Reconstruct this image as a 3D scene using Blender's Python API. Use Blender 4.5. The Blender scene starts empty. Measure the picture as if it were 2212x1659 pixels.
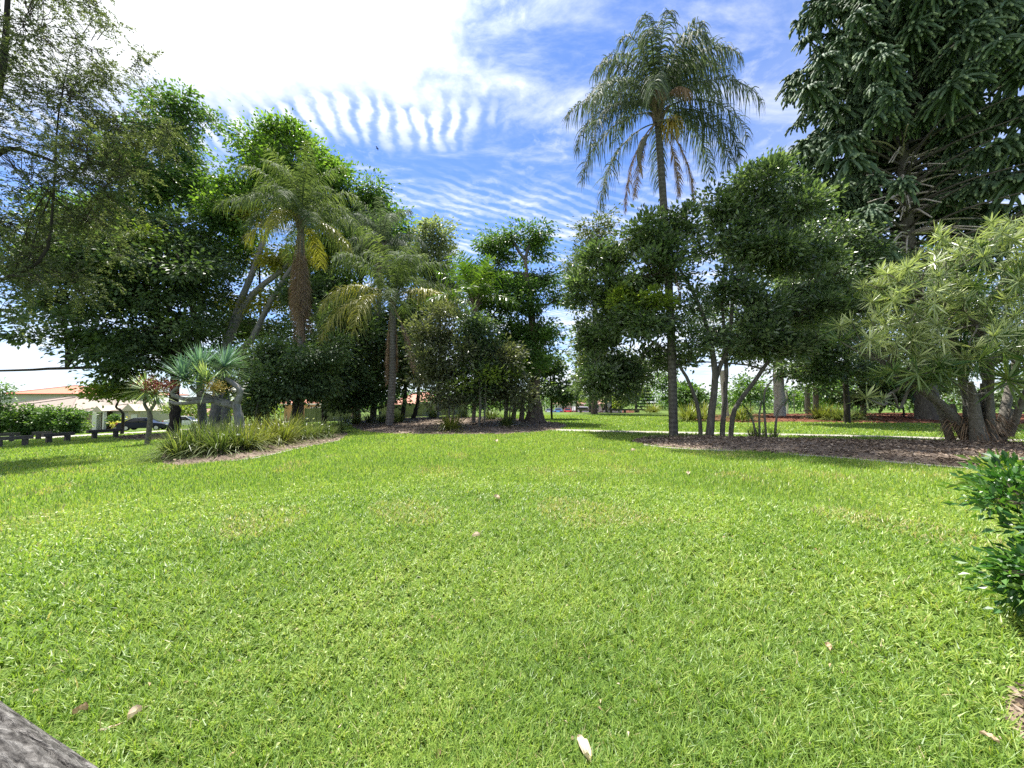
import bpy, math, random
import numpy as np
from mathutils import Vector

# ------------------------------------------------------------------ camera, sky, sun, exposure
SC = bpy.context.scene
COL = SC.collection
R = math.radians
EYE = 1.5
F = 833.0                      # focal length in pixels of a 2212 x 1659 picture
PITCH = R(2.65)
cam_d = bpy.data.cameras.new('camera')
cam = bpy.data.objects.new('camera', cam_d)
COL.objects.link(cam)
cam.location = (0, 0, EYE)
cam.rotation_euler = (R(90) + PITCH, 0, 0)
cam_d.sensor_width = 36.0
cam_d.lens = 36.0 * F / 2212.0
cam_d.clip_start = 0.05
cam_d.clip_end = 5000
SC.camera = cam

SUN_EL, SUN_AZ = 69.0, -26.0
sv = Vector((math.sin(R(SUN_AZ)) * math.cos(R(SUN_EL)), math.cos(R(SUN_AZ)) * math.cos(R(SUN_EL)), math.sin(R(SUN_EL))))
sun_d = bpy.data.lights.new('sun', 'SUN')
sun_d.energy = 4.0
sun_d.angle = R(0.8)
sun_d.color = (1.0, 0.955, 0.88)
sun = bpy.data.objects.new('sun', sun_d)
sun.rotation_euler = sv.to_track_quat('Z', 'Y').to_euler()
sun.location = (0, 0, 60)
COL.objects.link(sun)

SC.view_settings.view_transform = 'Standard'
SC.view_settings.look = 'None'
SC.view_settings.gamma = 1
SC.view_settings.use_curve_mapping = False
SC.view_settings.exposure = 1.7
SC.render.engine = 'CYCLES'
SC.cycles.max_bounces = 7
SC.cycles.diffuse_bounces = 4
SC.cycles.glossy_bounces = 2
SC.cycles.transmission_bounces = 4
SC.cycles.transparent_max_bounces = 4
SC.cycles.use_denoising = False
SC.cycles.sample_clamp_indirect = 6


class NT:
    """small helper for node trees"""
    def __init__(self, tree):
        self.t = tree
        tree.nodes.clear()

    def n(self, kind, **kw):
        nd = self.t.nodes.new(kind)
        for k, v in kw.items():
            setattr(nd, k, v)
        return nd

    def l(self, a, b):
        self.t.links.new(a, b)

    def put(self, sock, v):
        if isinstance(v, (int, float)):
            sock.default_value = v
        elif isinstance(v, (tuple, list)):
            if len(v) == 3 and sock.type == 'RGBA':
                v = (*v, 1)
            sock.default_value = v
        else:
            self.l(v, sock)

    def math(self, op, a, b=0.0, c=0.0, clamp=False):
        m = self.n('ShaderNodeMath', operation=op, use_clamp=clamp)
        self.put(m.inputs[0], a)
        self.put(m.inputs[1], b)
        if op in ('MULTIPLY_ADD',):
            self.put(m.inputs[2], c)
        return m.outputs[0]

    def smooth(self, v, lo, hi, a=0.0, b=1.0):
        m = self.n('ShaderNodeMapRange', interpolation_type='SMOOTHSTEP')
        self.put(m.inputs[0], v)
        for i, x in enumerate((lo, hi, a, b)):
            m.inputs[i + 1].default_value = x
        return m.outputs[0]

    def mix(self, f, a, b, blend='MIX'):
        m = self.n('ShaderNodeMix', data_type='RGBA', blend_type=blend)
        self.put(m.inputs[0], f)
        self.put(m.inputs[6], a)
        self.put(m.inputs[7], b)
        return m.outputs[2]

    def noise(self, vec, scale, detail=4.0, rough=0.55, dist=0.0):
        m = self.n('ShaderNodeTexNoise')
        if vec is not None:
            self.l(vec, m.inputs['Vector'])
        m.inputs['Scale'].default_value = scale
        m.inputs['Detail'].default_value = detail
        m.inputs['Roughness'].default_value = rough
        m.inputs['Distortion'].default_value = dist
        return m.outputs['Fac']

    def ramp(self, f, stops):
        m = self.n('ShaderNodeValToRGB')
        cr = m.color_ramp
        while len(cr.elements) < len(stops):
            cr.elements.new(0.5)
        for e, (p, c) in zip(cr.elements, stops):
            e.position = p
            e.color = (*c, 1)
        self.l(f, m.inputs[0])
        return m.outputs[0]


def build_world():
    w = bpy.data.worlds.new('World')
    SC.world = w
    w.use_nodes = True
    T = NT(w.node_tree)
    out = T.n('ShaderNodeOutputWorld')
    bg = T.n('ShaderNodeBackground')
    bg.inputs[1].default_value = 0.068
    T.l(bg.outputs[0], out.inputs[0])
    sky = T.n('ShaderNodeTexSky')
    sky.sky_type = 'NISHITA'
    sky.sun_disc = False
    sky.sun_elevation = R(SUN_EL)
    sky.sun_rotation = R(SUN_AZ)
    sky.air_density = 1.0
    sky.dust_density = 0.2
    sky.ozone_density = 3.0
    tc = T.n('ShaderNodeTexCoord')
    d = tc.outputs['Generated']
    sep = T.n('ShaderNodeSeparateXYZ')
    T.l(d, sep.inputs[0])
    z = T.math('MAXIMUM', sep.outputs[2], 0.02)
    zz = T.math('ADD', z, 0.03)
    u = T.math('DIVIDE', sep.outputs[0], zz)
    v = T.math('DIVIDE', sep.outputs[1], zz)
    uv = T.n('ShaderNodeCombineXYZ')
    T.l(u, uv.inputs[0])
    T.l(v, uv.inputs[1])
    p = uv.outputs[0]
    # wandering of the large edges
    wob = T.math('SUBTRACT', T.noise(p, 2.6, 5, 0.6), 0.5)
    uw = T.math('MULTIPLY_ADD', wob, 0.55, u)
    vw = T.math('MULTIPLY_ADD', wob, 0.5, v)
    # the big bright bank of cloud round the sun
    w2 = T.math('SUBTRACT', T.noise(p, 7.0, 7, 0.65), 0.5)
    ue = T.math('MULTIPLY_ADD', w2, 0.35, uw)
    ve = T.math('MULTIPLY_ADD', w2, 0.18, vw)
    a = T.math('MULTIPLY', T.smooth(ve, 1.34, 1.0), T.smooth(ue, 0.02, -0.34))
    # soft ripples along its lower edge
    mp = T.n('ShaderNodeMapping')
    mp.inputs['Rotation'].default_value = (0, 0, R(-10))
    T.l(p, mp.inputs[0])
    wv = T.n('ShaderNodeTexWave', wave_type='BANDS', bands_direction='X')
    wv.inputs['Scale'].default_value = 5.2
    wv.inputs['Distortion'].default_value = 5.5
    wv.inputs['Detail'].default_value = 4
    wv.inputs['Detail Scale'].default_value = 1.1
    wv.inputs['Detail Roughness'].default_value = 0.6
    T.l(mp.outputs[0], wv.inputs[0])
    rip = T.math('MULTIPLY_ADD', w2, 2.0, T.math('MULTIPLY_ADD', wv.outputs['Fac'], 0.8, 0.1))
    edge = T.math('MULTIPLY', T.smooth(ve, 1.02, 1.24), T.smooth(ve, 1.5, 1.26))
    edge = T.math('MULTIPLY', edge, T.smooth(ue, 0.06, -0.25))
    a2 = T.math('MULTIPLY', edge, T.smooth(rip, -0.15, 1.15, 0.32, 0.85))
    a = T.math('SUBTRACT', T.math('MAXIMUM', a, a2), T.math('MULTIPLY', edge, T.smooth(rip, 0.7, 0.0, 0, 0.2)), clamp=True)
    # thin high cloud with fine slanting ripples
    st = T.n('ShaderNodeMapping')
    st.inputs['Rotation'].default_value = (0, 0, R(28))
    st.inputs['Scale'].default_value = (1.0, 2.2, 1)
    T.l(p, st.inputs[0])
    n1 = T.noise(st.outputs[0], 1.5, 9, 0.62, 0.4)
    thin = T.smooth(n1, 0.46, 0.78)
    mp2 = T.n('ShaderNodeMapping')
    mp2.inputs['Rotation'].default_value = (0, 0, R(58))
    T.l(p, mp2.inputs[0])
    wv2 = T.n('ShaderNodeTexWave', wave_type='BANDS', bands_direction='X')
    wv2.inputs['Scale'].default_value = 5.0
    wv2.inputs['Distortion'].default_value = 5.0
    wv2.inputs['Detail'].default_value = 4
    wv2.inputs['Detail Scale'].default_value = 1.8
    T.l(mp2.outputs[0], wv2.inputs[0])
    patch = T.smooth(vw, 1.45, 1.75)
    fine = T.math('MULTIPLY', T.smooth(wv2.outputs['Fac'], 0.2, 0.9), T.math('MULTIPLY', patch, T.smooth(n1, 0.3, 0.6)))
    # mottled flocks
    n3 = T.noise(p, 14.0, 6, 0.65, 0.3)
    flock = T.math('MULTIPLY', T.smooth(n3, 0.45, 0.72), T.smooth(T.noise(p, 2.1, 4), 0.42, 0.6))
    b = T.math('MULTIPLY_ADD', thin, 0.75, T.math('MULTIPLY', flock, 0.28))
    b = T.math('MULTIPLY_ADD', fine, 0.33, b)
    b = T.math('MULTIPLY_ADD', T.smooth(uw, 0.45, 0.95), 0.16, b)
    # cumulus and haze low down
    low = T.smooth(v, 2.2, 5.0)
    cum = T.math('MULTIPLY', low, T.smooth(T.noise(d, 7.0, 7, 0.55), 0.42, 0.58))
    b = T.math('MULTIPLY_ADD', cum, 0.5, b)
    b = T.math('MULTIPLY_ADD', T.smooth(z, 0.2, 0.0), 0.12, b)
    cover = T.math('MAXIMUM', a, T.math('MINIMUM', b, 0.92), clamp=True)
    # cloud light: brighter towards the sun
    dt = T.n('ShaderNodeVectorMath', operation='DOT_PRODUCT')
    T.l(d, dt.inputs[0])
    dt.inputs[1].default_value = sv
    near = T.math('POWER', T.math('MAXIMUM', dt.outputs['Value'], 0.0), 14.0)
    lum = T.math('MULTIPLY_ADD', near, 12.0, 5.8)
    cc = T.n('ShaderNodeCombineColor')
    T.l(T.math('MULTIPLY', lum, 0.97), cc.inputs[0])
    T.l(lum, cc.inputs[1])
    T.l(T.math('MULTIPLY', lum, 1.04), cc.inputs[2])
    blue = T.mix(1.0, sky.outputs[0], (0.62, 0.75, 1.02), 'MULTIPLY')
    T.l(T.mix(cover, blue, cc.outputs[0]), bg.inputs[0])


build_world()

# ------------------------------------------------------------------ placing: a picture point at a distance becomes a place
CP, SP = math.cos(PITCH), math.sin(PITCH)


def ray(px, py):
    a, b = (px - 1106.0) / F, (829.5 - py) / F
    v = np.array([a, CP - b * SP, SP + b * CP])
    return v / v[1]


def P(px, py, d):
    return np.array([0, 0, EYE]) + ray(px, py) * d


def gz(x, y):
    x = np.asarray(x, float)
    y = np.asarray(y, float)
    t = -(x + 3.5)
    s = np.where(t > 6, t, np.log1p(np.exp(np.clip(t * 1.2, -30, 30))) / 1.2)
    far = np.maximum(0, y - 55)
    return -0.047 * np.minimum(s, 75) - 0.042 * np.minimum(far, 60) * np.clip((x + 40) / 30, 0, 1) + 0.02 * np.sin(x * 0.31) * np.cos(y * 0.23)


def G(px, py):
    r = ray(px, py)
    d = 0.4
    while d < 400:
        q = np.array([0, 0, EYE]) + r * d
        if q[2] < gz(q[0], q[1]):
            lo, hi = d * 0.97 - 0.03, d
            for _ in range(25):
                m = (lo + hi) / 2
                q = np.array([0, 0, EYE]) + r * m
                if q[2] < gz(q[0], q[1]):
                    hi = m
                else:
                    lo = m
            q[2] = gz(q[0], q[1])
            return q
        d = d * 1.02 + 0.02
    return np.array([0, 0, EYE]) + r * 400


def on_ground(px, d):
    x = (px - 1106.0) / F * d * (1 / CP)
    return np.array([x, d, float(gz(x, d))])


# ------------------------------------------------------------------ meshes
class Geo:
    def __init__(self):
        self.v, self.q, self.t, self.var, self.mq, self.mt = [], [], [], [], [], []
        self.n = 0

    def add(self, V, Q=None, T=None, var=0.5, mi=0):
        V = np.asarray(V, np.float32).reshape(-1, 3)
        k = len(V)
        self.v.append(V)
        self.var.append(np.full(k, var, np.float32) if np.isscalar(var) else np.asarray(var, np.float32))
        if Q is not None and len(Q):
            self.q.append(np.asarray(Q, np.int64) + self.n)
            self.mq.append(np.full(len(Q), mi, np.int32))
        if T is not None and len(T):
            self.t.append(np.asarray(T, np.int64) + self.n)
            self.mt.append(np.full(len(T), mi, np.int32))
        self.n += k

    def box(self, x0, x1, y0, y1, z0, z1, var=0.5, mi=0):
        V = [(x, y, z) for z in (z0, z1) for y in (y0, y1) for x in (x0, x1)]
        self.add(V, [(0, 2, 3, 1), (4, 5, 7, 6), (0, 1, 5, 4), (2, 6, 7, 3), (0, 4, 6, 2), (1, 3, 7, 5)], var=var, mi=mi)

    def tube(self, pts, rad, sides=6, var=0.5, mi=0, flute=None, cap=True):
        pts = np.asarray(pts, float)
        k = len(pts)
        rad = np.broadcast_to(np.asarray(rad, float), (k,))
        tan = np.gradient(pts, axis=0)
        tan /= np.linalg.norm(tan, axis=1)[:, None] + 1e-9
        ref = np.array([0.0, 1.0, 0.0]) if abs(tan[0, 1]) < 0.9 else np.array([1.0, 0, 0])
        a = np.cross(np.broadcast_to(ref, tan.shape), tan)
        a /= np.linalg.norm(a, axis=1)[:, None] + 1e-9
        b = np.cross(tan, a)
        th = np.arange(sides) * 2 * np.pi / sides
        rr = rad[:, None] * np.ones(sides)[None]
        if flute is not None:
            rr = rr * flute(np.linspace(0, 1, k)[:, None], th[None])
        V = pts[:, None] + rr[..., None] * (np.cos(th)[None, :, None] * a[:, None] + np.sin(th)[None, :, None] * b[:, None])
        V = V.reshape(-1, 3)
        i = np.arange(k - 1)[:, None] * sides
        j = np.arange(sides)[None]
        jn = (j + 1) % sides
        Q = np.stack([i + j, i + jn, i + sides + jn, i + sides + j], -1).reshape(-1, 4)
        self.add(V, Q, var=var, mi=mi)
        if cap:
            o = (k - 1) * sides
            c = len(V)
            self.add(np.vstack([V[o:], pts[-1:]]), None, [(x, (x + 1) % sides, sides) for x in range(sides)], var=var, mi=mi)
            self.add(np.vstack([V[:sides], pts[:1]]), None, [((x + 1) % sides, x, sides) for x in range(sides)], var=var, mi=mi)

    def leaves(self, C, D, N, L, W, var, mi=0, fold=0.12):
        """diamond leaves: centres' bases C, directions D, normals N"""
        S = np.cross(D, N)
        S /= np.linalg.norm(S, axis=1)[:, None] + 1e-9
        U = np.cross(S, D)
        L = np.broadcast_to(L, (len(C),))[:, None]
        W = np.broadcast_to(W, (len(C),))[:, None]
        m = C + D * L * 0.45 + U * L * fold
        V = np.stack([C, m + S * W / 2, C + D * L, m - S * W / 2], 1).reshape(-1, 3)
        Q = np.arange(len(C) * 4).reshape(-1, 4)
        self.add(V, Q, var=np.repeat(var, 4), mi=mi)

    def strips(self, pts, wdir, w, var, mi=0):
        """pts (n,k,3) centre lines, wdir (n,3) or (n,k,3), w (n,k) half widths"""
        n, k, _ = pts.shape
        if wdir.ndim == 2:
            wdir = wdir[:, None]
        V = np.stack([pts - wdir * w[..., None], pts + wdir * w[..., None]], 2).reshape(-1, 3)
        base = (np.arange(n) * k * 2)[:, None] + (np.arange(k - 1) * 2)[None]
        Q = np.stack([base, base + 1, base + 3, base + 2], -1).reshape(-1, 4)
        var = np.asarray(var)
        var = np.repeat(var, k * 2) if var.ndim == 1 else np.repeat(var.reshape(-1), 2)
        self.add(V, Q, var=var, mi=mi)

    def mesh(self, name, mats, off=None, smooth=False):
        V = np.vstack(self.v)
        if off is not None:
            V = V - np.asarray(off, np.float32)
        q = np.vstack(self.q) if self.q else np.zeros((0, 4), np.int64)
        t = np.vstack(self.t) if self.t else np.zeros((0, 3), np.int64)
        me = bpy.data.meshes.new(name)
        me.vertices.add(len(V))
        me.vertices.foreach_set('co', np.ascontiguousarray(V, np.float32).ravel())
        me.loops.add(q.size + t.size)
        me.loops.foreach_set('vertex_index', np.concatenate([q.ravel(), t.ravel()]).astype(np.int32))
        me.polygons.add(len(q) + len(t))
        st = np.concatenate([np.arange(len(q)) * 4, q.size + np.arange(len(t)) * 3]).astype(np.int32)
        me.polygons.foreach_set('loop_start', st)
        mi = np.concatenate(self.mq + self.mt) if (self.mq or self.mt) else np.zeros(0, np.int32)
        me.polygons.foreach_set('material_index', mi.astype(np.int32))
        me.polygons.foreach_set('use_smooth', np.full(len(mi), smooth, bool))
        a = me.attributes.new('var', 'FLOAT', 'POINT')
        a.data.foreach_set('value', np.concatenate(self.var).astype(np.float32))
        for m in mats:
            me.materials.append(m)
        me.update(calc_edges=True)
        return me


def link(name, me, parent=None, loc=(0, 0, 0), rz=0.0):
    o = bpy.data.objects.new(name, me)
    COL.objects.link(o)
    o.location = loc
    o.rotation_euler = (0, 0, rz)
    if parent is not None:
        o.parent = parent
    return o


def tag(o, label=None, cat=None, group=None, kind=None):
    if label:
        o['label'] = label
    if cat:
        o['category'] = cat
    if group:
        o['group'] = group
    if kind:
        o['kind'] = kind
    return o


def thing(name, label, cat, loc=(0, 0, 0), rz=0.0, group=None):
    o = bpy.data.objects.new(name, None)
    o.empty_display_size = 0.2
    COL.objects.link(o)
    o.location = [float(c) for c in loc]
    o.rotation_euler = (0, 0, rz)
    return tag(o, label, cat, group)


def dup(root, loc, rz=0.0, label=None, group=None):
    r = root.copy()
    COL.objects.link(r)
    r.location = [float(c) for c in loc]
    r.rotation_euler = (0, 0, rz)
    if label:
        r['label'] = label
    if group:
        r['group'] = group
    for ch in list(root.children):
        c = ch.copy()
        COL.objects.link(c)
        c.parent = r
        for g in list(ch.children):
            e = g.copy()
            COL.objects.link(e)
            e.parent = c
    return r


def spline(pts, n):
    pts = np.asarray(pts, float)
    if len(pts) == 2:
        t = np.linspace(0, 1, n)[:, None]
        return pts[0] * (1 - t) + pts[1] * t
    p = np.vstack([2 * pts[0] - pts[1], pts, 2 * pts[-1] - pts[-2]])
    k = len(pts) - 1
    u = np.linspace(0, k, n)
    i = np.minimum(u.astype(int), k - 1)
    t = (u - i)[:, None]
    a, b, c, d = p[i], p[i + 1], p[i + 2], p[i + 3]
    return 0.5 * (2 * b + (c - a) * t + (2 * a - 5 * b + 4 * c - d) * t * t + (3 * b - a - 3 * c + d) * t ** 3)


def unit(v):
    return v / (np.linalg.norm(v, axis=-1, keepdims=True) + 1e-9)


# ------------------------------------------------------------------ materials
def new_mat(name):
    m = bpy.data.materials.new(name)
    m.use_nodes = True
    return m, NT(m.node_tree)


def leaf_mat(name, stops, trans=0.35, rough=0.45, spec=0.4, tcol=(1.25, 1.35, 0.55)):
    m, T = new_mat(name)
    out = T.n('ShaderNodeOutputMaterial')
    at = T.n('ShaderNodeAttribute', attribute_name='var')
    c = T.ramp(at.outputs['Fac'], stops)
    pb = T.n('ShaderNodeBsdfPrincipled')
    T.l(c, pb.inputs['Base Color'])
    pb.inputs['Roughness'].default_value = rough
    pb.inputs['Specular IOR Level'].default_value = spec
    tr = T.n('ShaderNodeBsdfTranslucent')
    T.l(T.mix(1.0, c, tcol, 'MULTIPLY'), tr.inputs[0])
    mx = T.n('ShaderNodeMixShader')
    mx.inputs[0].default_value = trans
    T.l(pb.outputs[0], mx.inputs[1])
    T.l(tr.outputs[0], mx.inputs[2])
    T.l(mx.outputs[0], out.inputs[0])
    return m


def bark_mat(name, stops, scale=(6, 6, 1.2), bump=0.5, rough=0.9, rings=0.0):
    m, T = new_mat(name)
    out = T.n('ShaderNodeOutputMaterial')
    tc = T.n('ShaderNodeTexCoord')
    mp = T.n('ShaderNodeMapping')
    mp.inputs['Scale'].default_value = scale
    T.l(tc.outputs['Object'], mp.inputs[0])
    f = T.noise(mp.outputs[0], 2.0, 8, 0.65, 0.6)
    h = f
    if rings:
        w = T.n('ShaderNodeTexWave', wave_type='BANDS', bands_direction='Z')
        w.inputs['Scale'].default_value = rings
        w.inputs['Distortion'].default_value = 3.5
        T.l(tc.outputs['Object'], w.inputs[0])
        h = T.math('MULTIPLY_ADD', w.outputs['Fac'], 0.16, T.math('MULTIPLY', f, 0.86))
    c = T.ramp(h, stops)
    lich = T.smooth(T.noise(tc.outputs['Object'], 3.0, 6, 0.7), 0.58, 0.7, 0, 0.45)
    c = T.mix(lich, c, tuple(min(1, x * 1.7) for x in stops[-1][1]))
    pb = T.n('ShaderNodeBsdfPrincipled')
    T.l(c, pb.inputs['Base Color'])
    pb.inputs['Roughness'].default_value = rough
    pb.inputs['Specular IOR Level'].default_value = 0.2
    bp = T.n('ShaderNodeBump')
    bp.inputs['Strength'].default_value = bump
    bp.inputs['Distance'].default_value = 0.05
    T.l(h, bp.inputs['Height'])
    T.l(bp.outputs[0], pb.inputs['Normal'])
    T.l(pb.outputs[0], out.inputs[0])
    return m


def plain_mat(name, col, rough=0.6, metal=0.0, spec=0.4, mottle=0.15, scale=6.0, coat=0.0, bump=0.0):
    m, T = new_mat(name)
    out = T.n('ShaderNodeOutputMaterial')
    tc = T.n('ShaderNodeTexCoord')
    f = T.noise(tc.outputs['Object'], scale, 6, 0.6)
    dark = tuple(c * (1 - mottle) for c in col)
    lite = tuple(min(1, c * (1 + mottle)) for c in col)
    c = T.ramp(f, [(0.3, dark), (0.7, lite)])
    pb = T.n('ShaderNodeBsdfPrincipled')
    T.l(c, pb.inputs['Base Color'])
    pb.inputs['Roughness'].default_value = rough
    pb.inputs['Metallic'].default_value = metal
    pb.inputs['Specular IOR Level'].default_value = spec
    pb.inputs['Coat Weight'].default_value = coat
    if bump:
        bp = T.n('ShaderNodeBump')
        bp.inputs['Strength'].default_value = bump
        bp.inputs['Distance'].default_value = 0.02
        T.l(f, bp.inputs['Height'])
        T.l(bp.outputs[0], pb.inputs['Normal'])
    T.l(pb.outputs[0], out.inputs[0])
    return m


def var_mat(name, stops, rough=0.85, spec=0.2):
    """opaque litter or chips, coloured piece by piece"""
    m, T = new_mat(name)
    out = T.n('ShaderNodeOutputMaterial')
    at = T.n('ShaderNodeAttribute', attribute_name='var')
    pb = T.n('ShaderNodeBsdfPrincipled')
    T.l(T.ramp(at.outputs['Fac'], stops), pb.inputs['Base Color'])
    pb.inputs['Roughness'].default_value = rough
    pb.inputs['Specular IOR Level'].default_value = spec
    T.l(pb.outputs[0], out.inputs[0])
    return m


def ground_mat(name, a, b, c, scale=0.35, fine=14.0, bump=0.4):
    m, T = new_mat(name)
    out = T.n('ShaderNodeOutputMaterial')
    tc = T.n('ShaderNodeTexCoord')
    o = tc.outputs['Object']
    f1 = T.noise(o, scale, 6, 0.6)
    f2 = T.noise(o, fine, 6, 0.7)
    mixf = T.math('MULTIPLY_ADD', f2, 0.5, T.math('MULTIPLY', f1, 0.5))
    col = T.ramp(mixf, [(0.36, a), (0.5, b), (0.63, c)])
    pb = T.n('ShaderNodeBsdfPrincipled')
    T.l(col, pb.inputs['Base Color'])
    pb.inputs['Roughness'].default_value = 0.95
    pb.inputs['Specular IOR Level'].default_value = 0.1
    bp = T.n('ShaderNodeBump')
    bp.inputs['Strength'].default_value = bump
    bp.inputs['Distance'].default_value = 0.04
    T.l(f2, bp.inputs['Height'])
    T.l(bp.outputs[0], pb.inputs['Normal'])
    T.l(pb.outputs[0], out.inputs[0])
    return m


def roof_mat(name, a, b, axis='Z', scale=6.0):
    m, T = new_mat(name)
    out = T.n('ShaderNodeOutputMaterial')
    tc = T.n('ShaderNodeTexCoord')
    w = T.n('ShaderNodeTexWave', wave_type='BANDS', bands_direction=axis, wave_profile='SAW')
    w.inputs['Scale'].default_value = scale
    w.inputs['Distortion'].default_value = 0.2
    T.l(tc.outputs['Object'], w.inputs[0])
    f = T.noise(tc.outputs['Object'], 3.0, 5, 0.6)
    c = T.ramp(f, [(0.3, a), (0.7, b)])
    c = T.mix(T.smooth(w.outputs['Fac'], 0.75, 1.0, 0, 0.3), c, tuple(x * 0.45 for x in a))
    pb = T.n('ShaderNodeBsdfPrincipled')
    T.l(c, pb.inputs['Base Color'])
    pb.inputs['Roughness'].default_value = 0.7
    bp = T.n('ShaderNodeBump')
    bp.inputs['Strength'].default_value = 0.6
    bp.inputs['Distance'].default_value = 0.04
    T.l(w.outputs['Fac'], bp.inputs['Height'])
    T.l(bp.outputs[0], pb.inputs['Normal'])
    T.l(pb.outputs[0], out.inputs[0])
    return m


M = {}
M['lawn_blade'] = leaf_mat('lawn_blade', [(0.0, (0.075, 0.155, 0.032)), (0.35, (0.165, 0.275, 0.052)), (0.62, (0.25, 0.36, 0.066)),
                                          (0.85, (0.33, 0.42, 0.09)), (0.97, (0.38, 0.35, 0.15)), (1.0, (0.44, 0.36, 0.22))], 0.42, 0.42, 0.35, (1.2, 1.25, 0.6))
M['lawn'] = ground_mat('lawn_soil', (0.035, 0.055, 0.016), (0.085, 0.135, 0.028), (0.15, 0.21, 0.045), 0.5, 9.0)
M['mulch'] = ground_mat('mulch', (0.08, 0.06, 0.045), (0.18, 0.142, 0.11), (0.30, 0.245, 0.195), 0.8, 16.0, 0.9)
M['mulch_red'] = ground_mat('red_mulch', (0.05, 0.02, 0.012), (0.13, 0.055, 0.032), (0.2, 0.1, 0.06), 0.8, 14.0, 0.9)
M['soil'] = ground_mat('bare_soil', (0.12, 0.085, 0.055), (0.22, 0.165, 0.11), (0.34, 0.27, 0.19), 2.0, 20.0, 0.6)
M['concrete'] = ground_mat('concrete', (0.22, 0.2, 0.17), (0.32, 0.3, 0.26), (0.42, 0.4, 0.36), 0.9, 14.0, 0.2)
M['asphalt'] = ground_mat('asphalt', (0.04, 0.04, 0.042), (0.06, 0.06, 0.06), (0.08, 0.08, 0.078), 0.6, 30.0, 0.3)
M['chips'] = var_mat('bark_chips', [(0, (0.03, 0.018, 0.012)), (0.45, (0.19, 0.142, 0.105)), (0.8, (0.34, 0.27, 0.205)), (1, (0.52, 0.45, 0.36))])
M['chips_red'] = var_mat('red_chips', [(0, (0.035, 0.014, 0.01)), (0.5, (0.16, 0.06, 0.036)), (0.85, (0.24, 0.11, 0.07)), (1, (0.42, 0.32, 0.24))])
# foliage kinds
FOL_GAIN = {'flower_white': 1.0, 'dead_leaf': 1.0, 'berry_red': 1.2, 'berry_yellow': 1.2, 'frond_dead': 1.15, 'bunya': 3.0, 'leaf_dark': 2.7, 'leaf_gloss': 3.0, 'frond_grey': 1.3, 'leaf_mid': 1.95, 'frond_green': 1.5, 'leaf_brownish': 2.0, 'leaf_lime': 1.2,
            'leaf_yellow': 1.1, 'song_variegated': 1.45, 'strap_green': 1.15, 'strap_yellow': 1.1, 'song_green': 1.5, 'leaf_near': 1.3, 'leaf_grey': 2.3, 'frond_bright': 0.95, 'leaf_feather': 2.0}
def fol(name, dark, mid, lite, **k):
    f = FOL_GAIN.get(name, 1.75)
    g = 0.24 if name in ('leaf_gloss', 'leaf_dark', 'leaf_brownish', 'bunya', 'frond_grey', 'leaf_feather') else 0.10 if name in ('leaf_mid', 'frond_green', 'leaf_olive', 'strap_green') else 0.0
    dark, mid, lite = (tuple(min(0.85, (c * (1 - g) + g * (0.3 * q[0] + 0.6 * q[1] + 0.1 * q[2])) * f) for c in q) for q in (dark, mid, lite))
    M[name] = leaf_mat(name, [(0.0, dark), (0.5, mid), (1.0, lite)], **k)


fol('leaf_olive', (0.02, 0.033, 0.01), (0.05, 0.068, 0.02), (0.105, 0.115, 0.036), trans=0.4)
fol('leaf_feather', (0.024, 0.036, 0.014), (0.052, 0.07, 0.028), (0.10, 0.115, 0.048), trans=0.4)
fol('leaf_dark', (0.012, 0.026, 0.008), (0.03, 0.056, 0.015), (0.065, 0.10, 0.025), trans=0.32)
fol('leaf_mid', (0.02, 0.045, 0.01), (0.045, 0.092, 0.018), (0.095, 0.155, 0.03), trans=0.4)
fol('leaf_bright', (0.03, 0.062, 0.012), (0.07, 0.13, 0.022), (0.14, 0.2, 0.042), trans=0.42)
fol('leaf_yellow', (0.14, 0.15, 0.02), (0.26, 0.25, 0.035), (0.4, 0.36, 0.07), trans=0.45)
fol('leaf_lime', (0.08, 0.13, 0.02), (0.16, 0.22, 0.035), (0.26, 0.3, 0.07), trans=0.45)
fol('leaf_grey', (0.05, 0.066, 0.035), (0.10, 0.12, 0.07), (0.17, 0.185, 0.12), trans=0.35)
fol('leaf_gloss', (0.008, 0.02, 0.007), (0.027, 0.05, 0.015), (0.075, 0.105, 0.036), trans=0.32, rough=0.36, spec=0.9)
fol('leaf_near', (0.012, 0.05, 0.012), (0.035, 0.105, 0.022), (0.12, 0.21, 0.035), trans=0.32, rough=0.4, spec=0.5)
fol('leaf_brownish', (0.022, 0.03, 0.012), (0.055, 0.066, 0.028), (0.11, 0.115, 0.055), trans=0.3, rough=0.35, spec=0.5)
fol('frond_green', (0.026, 0.045, 0.016), (0.065, 0.096, 0.036), (0.135, 0.165, 0.075), trans=0.35, rough=0.7, spec=0.2, tcol=(1.2, 1.3, 0.5))
fol('frond_grey', (0.032, 0.05, 0.029), (0.075, 0.104, 0.066), (0.14, 0.172, 0.118), trans=0.32, rough=0.7, spec=0.2, tcol=(1.1, 1.25, 0.6))
fol('frond_yellow', (0.07, 0.075, 0.014), (0.15, 0.15, 0.03), (0.25, 0.22, 0.075), trans=0.35, rough=0.4)
fol('frond_bright', (0.03, 0.075, 0.012), (0.08, 0.15, 0.022), (0.17, 0.23, 0.045), trans=0.4, rough=0.3, spec=0.5)
fol('frond_dead', (0.12, 0.075, 0.045), (0.24, 0.165, 0.105), (0.38, 0.29, 0.21), trans=0.2, rough=0.8, spec=0.1, tcol=(1, 0.9, 0.7))
fol('strap_green', (0.03, 0.055, 0.014), (0.085, 0.125, 0.03), (0.19, 0.21, 0.06), trans=0.35, rough=0.4)
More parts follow.
